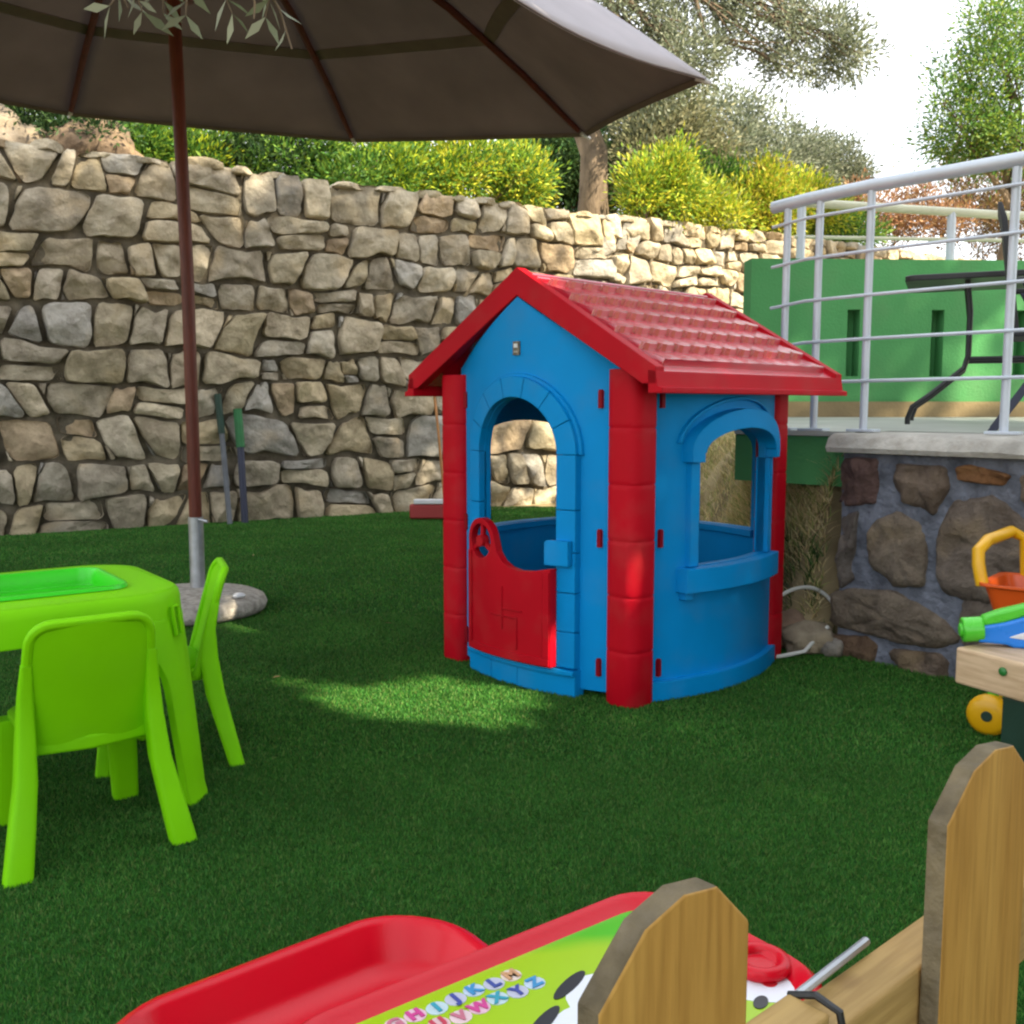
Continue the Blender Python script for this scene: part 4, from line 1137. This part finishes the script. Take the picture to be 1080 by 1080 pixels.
for sx in (-1, 1):
    for sy in (-1, 1):
        mb = MB(); mb.loft([[(sx * .24 + a * w_, sy * .11 + b * w_, z_) for a, b in ((-1, -1), (1, -1), (1, 1), (-1, 1))] for w_, z_ in ((.022, 0), (.030, .385))]); mb.build('leg', M['desk_red'], dk, smooth=35, bevel=.006)
# scooped seat joined to the desk
SZ = .25
off_c = Vector((.8 * .565 - .6 * 1.235, .6 * .565 + .8 * 1.235, 0)) - DC
lx = off_c.x * .8 + off_c.y * .6; ly = -off_c.x * .6 + off_c.y * .8
secs = []
for off, z_ in ((-.01, SZ - .075), (.012, SZ - .03), (.014, SZ - .008), (.008, SZ + .002), (-.004, SZ + .004), (-.014, SZ - .004), (-.03, SZ - .05), (-.05, SZ - .062), (-.10, SZ - .068)):
    secs.append([(lx + x, ly + y + .045 * (1 - ((x - .06) / .33) ** 2) - .02, z_) for x, y in rrect(.58 + 2 * off, .285 + 2 * off, max(.025, .125 + off), 9)])
mb = MB(); mb.loft(secs); sd_ = mb.build('scooped_seat', M['desk_red'], dk, smooth=50)
mb = MB(); mb.box((lx - .1, ly, SZ / 2 - .04), (.10, .16, .17)); mb.box((lx + .2, ly, SZ / 2 - .04), (.10, .16, .17)); mb.build('seat_foot', M['desk_red'], dk, bevel=.01)
mb = MB(); mb.box((lx + .05, ly - .2, .12), (.09, .3, .05)); mb.build('floor_beam', M['desk_red'], dk, bevel=.01)

# ------------------------------------------------------------------ picket fence in front
FD = Vector((.75, .66, 0)).normalized(); fz = math.atan2(FD.y, FD.x)
fo = Vector((.134, .65, 0))
pf = empty('picket_fence', fo, fz, 'golden pine picket fence with clipped tops in the near right corner', 'fence')
PW = .150
def picket(sx, ztop, wd=PW, th=.019, name='picket'):
    u = lambda f: sx - wd / 2 + wd * f
    out = [(u(0), .03), (u(1), .03), (u(1), ztop - .042), (u(.76), ztop - .006), (u(.52), ztop), (u(.27), ztop - .010), (u(0), ztop - .048)]
    q = panel(out, [], -th, 0)
    o_ = q.build(name, M['fence'], pf, smooth=None)
    # shaded edges: left and top faces painted darker, as if turned from the sun
    me = o_.data; me.materials.append(M['fence_shade'])
    for p in me.polygons:
        if abs(p.normal.y) < .5 and p.normal.x < .6: p.material_index = 1
    m_ = o_.modifiers.new('bevel', 'BEVEL'); m_.width = .0025; m_.segments = 2; m_.limit_method = 'ANGLE'; m_.angle_limit = R(35)
    return o_
picket(-.052, .790); picket(.412, .777, .180); picket(-.50, .785); picket(.85, .775)
mb = MB(); mb.box((-.16, .024, .558), (.67, .040, .09)); mb.build('rail', M['fence_rail'], pf, smooth=None, bevel=.003)
mb = MB(); mb.box((.66, .024, .540), (.956, .044, .09)); mb.build('rail', M['fence_rail'], pf, smooth=None, bevel=.003)
mb = MB(); mb.box((.1, .024, .17), (1.75, .040, .09)); mb.build('rail', M['fence_rail'], pf, smooth=None, bevel=.003)
mb = MB(); mb.tube([(.176, .044, .60), (.178, .02, .61), (.182, .0, .603), (.186, -.006, .565), (.186, -.006, .485)], .0035, 8); mb.build('tie_cord', M['black'], pf)
mb = MB(); mb.tube([(.168, .040, .598), (.315, .050, .594)], .0042, 8); mb.build('latch_rod', M['steel'], pf)

# ------------------------------------------------------------------ bench with toys
bf = Vector((.45, -.89, 0)).normalized(); bz = math.atan2(bf.y, bf.x)
bn = empty('play_bench', (1.266, 2.771, 0), bz, 'pale wooden play bench with dark green legs at the right edge', 'bench')
mb = MB(); mb.box((.55, .20, .367), (1.1, .40, .106)); mb.build('bench_top', M['pale_wood'], bn, smooth=None, bevel=.008)
for x in (.19, .95):
    for y in (.05, .35):
        mb = MB(); mb.box((x, y, .156), (.09, .07, .312)); mb.build('leg', M['dark_green'], bn, smooth=None, bevel=.004)
for x in (.155, .9):
    mb = MB(); mb.lathe([(.012, 0), (.012, .004), (.006, .008), (.001, .008)], 14, (x, -.001, .385), Matrix.Rotation(R(90), 3, 'X')); mb.build('bolt_cap', M['bolt_green'], bn)

wg = empty('water_gun', (1.30, 2.80, .42), R(-12), 'blue and green toy water gun lying on the pale wooden bench', 'toy gun')
def prof(outline, th, name, mat_, y=0, hole=()):
    return panel(outline, list(hole), y - th / 2, y + th / 2).build(name, mat_, wg, smooth=40, bevel=.008, seg=3)
prof([(.035, .012), (.11, .008), (.13, -.0), (.20, .0), (.27, .002), (.275, .03), (.215, .045), (.23, .065), (.36, .085), (.36, .115), (.18, .10), (.10, .072), (.035, .058)], .05, 'body', M['toy_blue'])
prof([(.045, .058), (.10, .070), (.18, .10), (.36, .115), (.36, .16), (.19, .135), (.09, .105), (.045, .085)], .042, 'reservoir', M['toy_green'])
mb = MB(); mb.tube([(-.005, 0, .042), (.05, 0, .048)], .036, 16); mb.tube([(-.012, 0, .041), (.0, 0, .042)], .02, 12); mb.build('muzzle', M['toy_green'], wg, bevel=.004)
prof([(.10, .03), (.21, .018), (.24, .03), (.15, .05)], .054, 'grip_inlay', M['white'])

tc_ = empty('toy_trolley', (1.80, 3.26, 0), R(-40), 'toy trolley with orange basket, yellow handle and yellow wheels behind the bench', 'toy trolley')
mb = MB()
secs = [[(x, y, z_) for x, y in rrect(w_, d_, .04, 4)] for w_, d_, z_ in ((.26, .20, .33), (.36, .28, .50), (.39, .31, .505), (.39, .31, .515), (.345, .265, .512), (.25, .19, .345))]
mb.loft(secs); mb.build('basket', M['toy_orange'], tc_, smooth=40)
mb = MB(); mb.tube([(-.19, -.10, .50), (-.205, -.10, .57), (-.21, -.09, .615), (-.20, -.02, .645), (-.16, .12, .665), (-.12, .15, .64), (-.11, .15, .51)], .021, 10); mb.build('handle', M['toy_yellow'], tc_)
mb = MB(); mb.lathe([(.001, -.085), (.05, -.07), (.08, -.03), (.086, 0), (.075, .045), (.045, .075), (.001, .085)], 20, (.02, -.02, .49)); mb.build('green_ball', M['toy_green'], tc_, smooth=70)
for sx in (-1, 1):
    for sy in (-1, 1):
        mb = MB(); mb.tube([(sx * .13, sy * .09, .34), (sx * .14, sy * .11, .07)], .018, 8); mb.build('leg', M['toy_green'], tc_)
for sx in (-1, 1):
    for sy in (-1, 1):
        mb = MB(); mb.lathe([(.018, -.028), (.05, -.028), (.068, -.016), (.07, 0), (.068, .016), (.05, .028), (.018, .028)], 24, (sx * .14, sy * .135, .07), Matrix.Rotation(R(90), 3, 'X') ); wh = mb.build('wheel', M['toy_yellow'], tc_, smooth=50)
        mb = MB(); mb.lathe([(.018, -.031), (.018, .031)], 12, (sx * .14, sy * .135, .07), Matrix.Rotation(R(90), 3, 'X')); mb.build('hub', M['dark_green'], wh)

# ------------------------------------------------------------------ things by the stone wall
br = empty('push_broom', (-.655, 9.60, 0), 0, 'push broom with red head and thin wooden handle against the stone wall', 'broom')
mb = MB(); mb.box((0, 0, .09), (.68, .09, .14)); mb.build('bristles', M['broom_red'], br, bevel=.015)
mb = MB(); mb.box((.02, 0, .185), (.64, .10, .045)); mb.build('head', M['white'], br, bevel=.008)
mb = MB(); mb.tube([(0.0, 0, .20), (-.09, .40, .9), (-.15, .62, 1.32)], .014, 8); mb.build('handle', M['broom_wood'], br)
p1 = empty('garden_pole', (-2.72, 9.28, 0), 0, 'slim grey pole with a dark green end leaning on the stone wall', 'pole')
mb = MB(); mb.tube([(.06, 0, 0), (-.02, .10, .85)], .026, 8); mb.build('shaft', M['pole_grey'], p1)
mb = MB(); mb.tube([(-.02, .10, .85), (-.06, .14, 1.22)], .034, 8); mb.build('end_sleeve', M['dark_green'], p1)
p2 = empty('garden_pole', (-2.58, 9.36, 0), 0, 'short navy pole with a bright green sleeve next to the grey pole', 'pole')
mb = MB(); mb.tube([(.04, 0, 0), (0, .07, .72)], .034, 8); mb.build('shaft', M['dark_blue'], p2)
mb = MB(); mb.tube([(0, .07, .72), (-.03, .11, 1.08)], .042, 8); mb.build('end_sleeve', M['sleeve_green'], p2)

def rock(name, loc, dim, seed, label, cat, col, group=None, rz=0):
    bm = bmesh.new(); bmesh.ops.create_icosphere(bm, subdivisions=4, radius=1)
    o3 = Vector((seed * 7.1, seed * 3.3, seed))
    for v in bm.verts:
        d = v.co.normalized()
        # faceted: clamp against a few random planes
        k = 1 + .28 * noise.noise(d * 1.6 + o3) + .10 * noise.noise(d * 4 + o3) + .04 * noise.noise(d * 11 + o3)
        v.co = Vector((d.x * dim[0], d.y * dim[1], d.z * dim[2])) * k
    me = bpy.data.meshes.new(name); bm.to_mesh(me); bm.free()
    ca = me.color_attributes.new('Col', 'FLOAT_COLOR', 'POINT'); ca.data.foreach_set('color', [*col, 1.0] * len(me.vertices))
    finish(me, M['stone'], 50)
    o_ = link(name, me, None, loc); o_.rotation_euler = (0, 0, rz); return tag(o_, label, cat, group)
rock('boulder', (-4.75, 9.35, 3.52), (.42, .30, .30), 1, 'pale boulder at the left end of the wall top', 'boulder', (.30, .26, .215))
rock('boulder', (-4.05, 9.75, 3.45), (.55, .34, .34), 2, 'wide brown boulder on the wall top under the parasol edge', 'boulder', (.24, .18, .13), rz=.3)
rock('boulder', (-5.35, 9.05, 3.6), (.40, .35, .42), 3, 'tall grey boulder cut by the left edge above the wall', 'boulder', (.27, .25, .22))
rock('boulder', (-4.42, 9.30, 3.32), (.20, .18, .15), 5, 'small grey boulder wedged below two larger ones on the wall', 'boulder', (.34, .32, .29))
rock('stone', (1.34, 4.37, .06), (.12, .085, .08), 6, 'cream stone lying by the foot of the clad wall', 'stone', (.42, .36, .27))
rock('stone', (1.25, 4.46, .08), (.11, .09, .09), 7, 'brownish stone beside the playhouse back post', 'stone', (.33, .23, .17))
rock('stone', (1.42, 4.31, .04), (.05, .06, .05), 8, 'small grey stone in front of the cream stone', 'stone', (.33, .31, .28))
hs = empty('garden_hose', (1.285, 4.36, 0), 0, 'loop of thin white hose over the stones behind the playhouse', 'hose')
mb = MB(); pts = []
for i in range(33):
    a = PI * (i / 32) * 1.15 - .2
    pts.append((.02 + .17 * math.cos(a), .05 + .05 * math.sin(a * 2), .16 + .13 * math.sin(a)))
mb.tube(pts, .009, 8); mb.tube([(-.22, -.10, .02), (-.12, -.12, .015), (0, -.09, .03), (.07, -.04, .08), (.13, 0, .12)], .009, 8); mb.build('hose_loop', M['white_hose'], hs)

# ------------------------------------------------------------------ vegetation
DAP = [(-.58, 3.65), (-.49, 3.59), (-.40, 3.53), (-.31, 3.47), (-.22, 3.40), (-.30, 3.84), (-.20, 3.76), (-.10, 3.68), (-1.36, 5.02)]
DAPR = [.08, .09, .095, .09, .05, .03, .05, .08, .05]
def cut_rays(P, grow=0.0):  # drops leaves along sun rays to shape the sun patches
    keep = np.ones(len(P), dtype=bool); s_ = np.array(SUN)
    for (x, y), r in zip(DAP, DAPR):
        d = P - np.array([x, y, 0.0]); t = d @ s_
        keep &= np.linalg.norm(d - t[:, None] * s_, axis=1) > r + grow
    return keep

def leaf_mesh(name, C0, D0, LN, WD_, cols, parent=None, loc=None, material=None, jit=.25, cut=False):
    n = len(C0)
    if cut:
        k = cut_rays(C0 + D0 / np.linalg.norm(D0, axis=1)[:, None] * (LN * .5)[:, None], float(LN.mean()) * .42); C0, D0, LN, WD_ = C0[k], D0[k], LN[k], WD_[k]; n = len(C0)
    D0 = D0 / np.linalg.norm(D0, axis=1)[:, None]
    rv = rng.normal(size=(n, 3)); S = np.cross(D0, rv); S /= np.linalg.norm(S, axis=1)[:, None]
    Nn = np.cross(S, D0)
    a = C0; b = C0 + D0 * (LN * .5)[:, None] + S * (WD_ / 2)[:, None] + Nn * (WD_ * .18)[:, None]
    c = C0 + D0 * LN[:, None]; d = C0 + D0 * (LN * .5)[:, None] - S * (WD_ / 2)[:, None] + Nn * (WD_ * .18)[:, None]
    V = np.stack([a, b, c, d], 1).reshape(-1, 3)
    F_ = np.arange(n * 4).reshape(n, 4)
    cols = np.asarray(cols); cc = cols[rng.integers(0, len(cols), n)] * rng.uniform(1 - jit, 1 + jit, (n, 1))
    return np_mesh(name, V, [F_], np.repeat(cc, 4, 0), material or M['leaf'], parent, None if loc is None else loc, smooth=False)

def cloud(c, r, n, ntw, spread, up=.3):
    """leaf bases and directions clustered round twig ends spread through an ellipsoid"""
    u = rng.normal(size=(ntw, 3)); u /= np.linalg.norm(u, axis=1)[:, None]
    rad = rng.uniform(.35, 1.0, ntw) ** .6
    T = np.asarray(c) + u * rad[:, None] * np.asarray(r) * rng.uniform(.8, 1.12, (ntw, 1))
    i = rng.integers(0, ntw, n)
    off = rng.normal(size=(n, 3)) * spread
    P = T[i] + off
    D = off + u[i] * spread * .8 + np.array([0, 0, up]) * spread + rng.normal(size=(n, 3)) * spread * .7
    return P, D, T

def limb_path(a, b, sag=.12, n=7):
    a, b = Vector(a), Vector(b); L_ = (b - a).length; out = []
    o3 = Vector((random.uniform(-9, 9), random.uniform(-9, 9), random.uniform(-9, 9)))
    for i in range(n):
        t = i / (n - 1); p = a.lerp(b, t)
        k = math.sin(PI * t) * sag * L_
        p += Vector((noise.noise(o3 + Vector((t * 3, 0, 0))), noise.noise(o3 + Vector((0, t * 3, 0))), noise.noise(o3 + Vector((0, 0, t * 3))) + .3)) * k
        out.append(p)
    return out

def tree(name, base, label, cat, clumps, cols, leaf=(.09, .024), trunk_r=.18, fork=None, n_per=900, tw=40, spread=.16, group=None, cut=False, bark='bark', up=.3, twigs=True):
    """clumps: (centre, radii, weight)"""
    base = Vector(base)
    t = empty(name, base, 0, label, cat, group)
    fork = Vector(fork) if fork else base + Vector((.1, 0, .9))
    mb = MB()
    p = limb_path(base, fork, .10, 8)
    mb.tube([q - base for q in p], [trunk_r * (1.25 if i == 0 else 1.0 - .35 * i / 7) for i in range(8)], 10)
    Ps, Ds = [], []
    for c, r, wgt in clumps:
        lp = limb_path(fork - Vector((0, 0, .05)), c, .16, 7)
        r0 = trunk_r * .5 * min(1, .5 + wgt * .3)
        mb.tube([q - base for q in lp], [max(.008, r0 * (1 - .85 * i / 6)) for i in range(7)], 7)
        P_, D_, T_ = cloud(c, r, int(n_per * wgt), max(4, int(tw * wgt)), spread, up)
        Ps.append(P_); Ds.append(D_)
        if twigs:
            for q in T_[:14]:
                s_ = lp[random.choice((3, 4, 5, 6))]
                mb.tube([v - base for v in limb_path(s_, q, .15, 4)], [max(.004, r0 * .28), r0 * .2, r0 * .12, .003], 5, False)
    mb.build('trunk', M[bark], t, smooth=60)
    P_ = np.concatenate(Ps); D_ = np.concatenate(Ds); n = len(P_)
    LN = rng.uniform(.7, 1.2, n) * leaf[0]; WD_ = rng.uniform(.7, 1.2, n) * leaf[1]
    cr_ = leaf_mesh('crown', P_, D_, LN, WD_, cols, t, None, cut=cut)
    cr_.location = -base
    return t

OL = [(.14, .165, .105), (.11, .135, .08), (.18, .20, .14), (.085, .105, .06), (.22, .235, .17)]
OLB = [(.19, .22, .15), (.15, .18, .11), (.24, .27, .19), (.11, .135, .08), (.29, .31, .23)]
OLW = [(.21, .215, .12), (.16, .175, .09), (.26, .25, .14), (.12, .13, .07)]
YG = [(.40, .46, .03), (.28, .40, .03), (.50, .50, .04), (.18, .30, .03), (.52, .48, .05)]
MG = [(.08, .19, .03), (.05, .14, .025), (.13, .25, .04), (.20, .32, .04)]
DG = [(.03, .075, .025), (.025, .06, .02), (.05, .10, .03), (.07, .13, .035)]
BR = [(.20, .12, .06), (.15, .085, .045), (.26, .17, .08), (.11, .07, .04), (.18, .15, .05)]
RB_ = [(.36, .19, .10), (.30, .15, .08), (.40, .25, .12), (.22, .13, .07)]

def at(px, py, yy):           # a measured direction turned into a point of the plot at depth yy
    u = (px - 540) / 1045; v = (540 - py) / 1045; c_, s_ = math.cos(R(6.05)), math.sin(R(6.05))
    k = yy / (c_ + v * s_); return Vector((u * k, yy, 1.1 + k * (v * c_ - s_)))

# big olive behind the wall
def cl(px, py, yy, r, wgt=1): return (tuple(at(px, py, yy)), r, wgt)
tree('olive_tree', (1.05, 13.2, 3.2), 'big old olive tree whose trunk rises behind the wall beside the parasol tip', 'olive tree',
     [cl(600, -40, 13.4, (.9, .8, .6), .8), cl(660, 20, 13.2, (.75, .8, .55), 1.2), cl(715, 60, 13.0, (.6, .7, .5), 1.0), cl(740, -10, 13.6, (.9, .9, .6), 1.1), cl(800, 20, 13.4, (.65, .7, .5), 1.0),
      cl(860, 40, 13.2, (.6, .6, .42), .9), cl(900, 55, 13.1, (.35, .4, .3), .35), cl(835, 75, 13.0, (.3, .3, .22), .25), cl(690, 95, 12.8, (.4, .5, .3), .5), cl(820, -60, 13.5, (1.0, .9, .6), .8), cl(560, 25, 13.6, (.5, .5, .5), .4)],
     OLB, (.080, .025), .20, (.98, 13.2, 6.6), 4000, 36, .115)

# tall olives further back, in one row
back = [((650, 160), 24, (1.4, 1.3, 1.3), OLW), ((705, 140), 22, (1.0, 1.0, 1.3), OLW), ((765, 158), 26, (1.5, 1.3, 1.4), OLB), ((815, 172), 30, (1.5, 1.4, 1.2), OL), ((868, 178), 33, (1.5, 1.4, 1.05), OL), ((590, 160), 22, (1.0, 1.0, 1.1), DG)]
lab = ['brownish olive tree at the left of the far row behind the yellow bushes', 'brownish olive tree just below the parasol tip, tallest of the far row', 'silvery olive tree in the middle of the far row', 'grey green olive tree with a low rounded crown right of the silvery one', 'farthest grey olive tree, last of the row before the open sky', 'dark evergreen bush seen under the parasol canopy edge']
for (pp, yy, r, cset), lb in zip(back, lab):
    c = at(pp[0], pp[1], yy); zb = 3.0 + .045 * (yy - 10)
    tree('olive_tree', (c.x, yy, zb), lb, 'olive tree', [((c.x, yy, c.z), r, 1.3), ((c.x - r[0] * .6, yy - .4, c.z - r[2] * .45), (r[0] * .65, r[1] * .7, r[2] * .6), .7), ((c.x + r[0] * .6, yy + .3, c.z - r[2] * .45), (r[0] * .65, r[1] * .7, r[2] * .6), .7), ((c.x + .1, yy, zb + .6), (r[0] * 1.0, r[1], .8), .8)], cset, (.13, .055), .16, (c.x, yy, zb + .9), 8000, 46, .23, group='far row of olive trees')

# bushes just behind the wall
def bush(px, py, yy, rx, rz, cset, label, name='bush', cat='bush', leaf=(.085, .026), n=2300, spread=.09, up=1.0):
    c = at(px, py, yy); zb = max(ground_z(c.x, yy), 0)
    tree(name, (c.x, yy, zb), label, cat, [((c.x + rx * random.uniform(-.3, .3), yy, c.z + rz * .05), (rx * .75, rx * .7, rz * .9), .9), ((c.x - rx * .75, yy - .1, c.z - rz * random.uniform(.1, .5)), (rx * .7, rx * .6, rz * .75), .7), ((c.x + rx * .75, yy + .1, c.z - rz * random.uniform(.1, .5)), (rx * .7, rx * .6, rz * .75), .7), ((c.x + rx * random.uniform(-.9, .9), yy + .2, c.z - rz * .5), (rx * .8, rx * .5, rz * .6), .6), ((c.x + rx * random.uniform(-.6, .6), yy, c.z + rz * .6), (rx * .22, rx * .25, rz * .55), .22)], cset, leaf, .03, (c.x, yy, zb + .12), n, 46, spread, group='bushes on top of the stone wall', up=up, twigs=True)
bush(30, 128, 9.6, .6, .4, DG, 'dark bush behind the boulders at the left end of the wall')
bush(110, 140, 10.3, .45, .35, MG, 'green bush between the boulders and the brown trunk')
bush(170, 150, 10.6, .45, .35, MG + YG[:1], 'small yellow green bush left of the parasol pole above the wall')
bush(250, 158, 11.0, .6, .42, DG, 'dark green bush just right of the parasol pole above the wall')
bush(320, 165, 11.2, .6, .40, MG, 'leafy mid green bush above the wall under the canopy centre')
bush(385, 170, 11.6, .6, .42, MG + YG[:2], 'green bush with a few yellow shoots under the parasol rib tip')
bush(440, 172, 12.0, .5, .48, YG + MG[2:], 'bright yellow bush under the right half of the canopy')
bush(505, 180, 12.2, .6, .42, MG + YG, 'yellow green bush left of the olive trunk')
bush(538, 182, 12.5, .30, .36, YG[1:] + MG, 'loose green and yellow bush touching the olive trunk')
bush(700, 192, 12.4, .36, .44, YG + MG[2:], 'vivid yellow bush right of the olive trunk')
bush(725, 212, 12.9, .55, .36, YG + [(.3, .33, .12)], 'low yellow bush above the sunlit part of the wall')
bush(765, 205, 13.8, .6, .45, MG, 'round green bush among yellow ones before the far olives', spread=.08)
bush(810, 210, 13.6, .45, .46, YG + [(.45, .35, .05)], 'spiky golden yellow bush at the left end of the handrail')
bush(855, 215, 14.4, .4, .35, YG, 'small golden bush behind the left railing posts')
bush(935, 222, 16.0, .95, .38, RB_, 'low reddish brown dry shrub behind the railing', 'dry_shrub', 'shrub')
bush(870, 238, 15.2, .6, .3, MG, 'green shrub on the wall top behind the railing posts', 'shrub', 'shrub')
bush(1030, 205, 17.0, 1.05, .62, BR, 'dark brown dry shrub under the right tree', 'dry_shrub', 'shrub')
bush(1085, 215, 16.4, 1.1, .75, BR, 'dense brown shrub at the right edge behind the terrace', 'dry_shrub', 'shrub')
# right tree
tree('leafy_tree', (6.3, 13.0, 2.2), 'leafy yellow green tree at the upper right edge', 'tree',
     [cl(1020, 130, 13, (.7, .7, .45), 1.3), cl(1060, 90, 13, (.8, .7, .6), 1.3), cl(1050, 40, 13.2, (.55, .6, .6), .6), cl(1100, 20, 13, (.9, .8, .8), 1.2), cl(995, 110, 12.8, (.22, .25, .22), .12), cl(1010, 60, 13, (.3, .3, .3), .12), cl(1085, 150, 12.8, (.8, .7, .4), 1.0)],
     MG + [(.24, .30, .04), (.16, .25, .05), (.12, .2, .06)], (.072, .026), .12, (6.4, 13.0, 3.6), 3600, 40, .125)
tree('bare_trunk_tree', (-3.95, 10.95, 3.15), 'thick brown trunk standing on the wall top left of the parasol pole', 'tree', [((-3.8, 11.3, 6.2), (1.3, 1.0, .8), 1), ((-4.6, 11.2, 6.0), (1.0, 1.0, .7), .8)], OL, (.10, .03), .17, (-3.9, 11.0, 5.2), 900, 40, .16)
tree('slim_trunk_tree', (-3.28, 11.8, 3.2), 'slim tree trunk right of the parasol pole behind the wall', 'tree', [((-3.2, 12.0, 6.3), (.9, .9, .6), 1)], OL, (.10, .03), .07, (-3.3, 11.9, 5.3), 700, 30, .16)

# olive beside the photographer, its low branch hanging into view
ot = Vector((-2.2, .9, 0))
t = empty('overhanging_olive', ot, 0, 'olive tree whose leafy twigs hang in front of the parasol canopy', 'olive tree')
mb = MB(); fork = Vector((-2.0, 1.0, 2.2))
mb.tube([q - ot for q in limb_path(ot, fork, .1, 8)], [.17, .14, .13, .125, .12, .115, .11, .10], 12)
Pz, Dz, Lz = [], [], []
crown_c = [((-1.6, 1.0, 3.5), (1.2, 1.0, .8)), ((-.6, 1.4, 3.5), (1.0, .9, .6)), ((-2.6, 2.0, 3.6), (1.1, 1.0, .7)), ((-2.2, -.2, 3.4), (1.1, 1.0, .8))]
for c, r in crown_c:
    mb.tube([q - ot for q in limb_path(fork - Vector((0, 0, .05)), c, .15, 7)], [.07, .06, .05, .04, .03, .02, .01], 8)
    P_, D_, T_ = cloud(c, r, 2600, 90, .16); Pz.append(P_); Dz.append(D_); Lz.append(rng.uniform(.05, .085, len(P_)))
main = limb_path(fork + Vector((.1, .05, .3)), (-.75, 2.12, 2.20), .12, 9)
mb.tube([q - ot for q in main], [.05, .045, .04, .034, .028, .022, .016, .012, .008], 8)
fa = []
for (px, py, yy, x2, y2) in ((100, -25, 2.12, 135, 8), (160, -30, 2.05, 116, 6), (125, -15, 2.1, 150, 12), (175, -30, 2.15, 172, 14), (200, -25, 2.1, 196, 16), (215, -25, 2.2, 245, 14), (262, -25, 2.05, 268, 20), (268, -22, 2.12, 308, 52), (300, -30, 2.1, 280, 18)):
    a = at(px, py - 30, yy); b = at(x2, y2, yy + .02)
    tw_ = limb_path(a, b, .10, 6); mb.tube([q - ot for q in [main[-2]] + tw_], [.006, .004, .0035, .003, .0028, .0022, .0016], 6)
    for i in range(1, 6):
        for s_ in (-1, 1):
            if random.random() < .42: continue
            d = (tw_[min(5, i + 1)] - tw_[i - 1]).normalized(); sd2 = d.cross(Vector((0, 1, 0))).normalized()
            dd = d * .7 + sd2 * s_ * random.uniform(.5, 1.0) + Vector((random.uniform(-.2, .2), random.uniform(-.5, .5), random.uniform(-.35, .05)))
            fa.append((tw_[i], dd))
Pz.append(np.array([tuple(p) for p, d in fa])); Dz.append(np.array([tuple(d) for p, d in fa])); Lz.append(rng.uniform(.05, .075, len(fa)))
mb.build('trunk', M['bark'], t, smooth=60)
P_ = np.concatenate(Pz); D_ = np.concatenate(Dz); LN = np.concatenate(Lz)
OLN = [(.24, .25, .17), (.18, .20, .12), (.28, .29, .20), (.14, .16, .09)]
cr_ = leaf_mesh('crown', P_, D_, LN, LN * .27, OLN, t, None, cut=True); cr_.location = -ot

# unseen tall trees added right of the photographer to put the lawn in shade
rng = np.random.default_rng(99); random.seed(99)
def add_shade_tree(q, h, label, z0=4.6, z1=15.5):
    b = Vector((.8 * h + .6 * q, -.6 * h + .8 * q, 0))
    cls = []
    zz = z0
    while zz < z1:
        f = (zz - z0) / (z1 - z0); rr = 1.75 * (1 - .25 * f)
        cls.append(((b.x + random.uniform(-.3, .3), b.y + random.uniform(-.3, .3), zz), (rr, rr, 1.1), 1.0)); zz += 1.25
    tree('added_shade_tree', b, label, 'tree', cls, DG + MG[:1], (.34, .15), .28, (b.x, b.y, z0 - .4), 980, 80, .30, group='unseen trees added to shade the lawn', cut=True, twigs=False)
for q, h, lb, za in ((.9, 7.0, 'unseen tall tree added for shade, farthest behind the photographer, set back from the others', 4.5), (-.6, 4.6, 'unseen tall tree added for shade behind the photographer, nearest of the shade trees', 3.5), (2.1, 4.2, 'unseen tall tree added for shade right of the fence, second of the shade trees', 3.5), (4.4, 5.6, 'unseen tall tree added for shade by the terrace, third of the shade trees', 5.2), (6.0, 6.6, 'unseen tall tree added for shade at the far side of the terrace, fourth of the shade trees', 9.6), (7.6, 6.4, 'unseen bare stemmed tree with a high crown added for shade, last of the shade trees', 10.8)):
    add_shade_tree(q, h, lb, za)
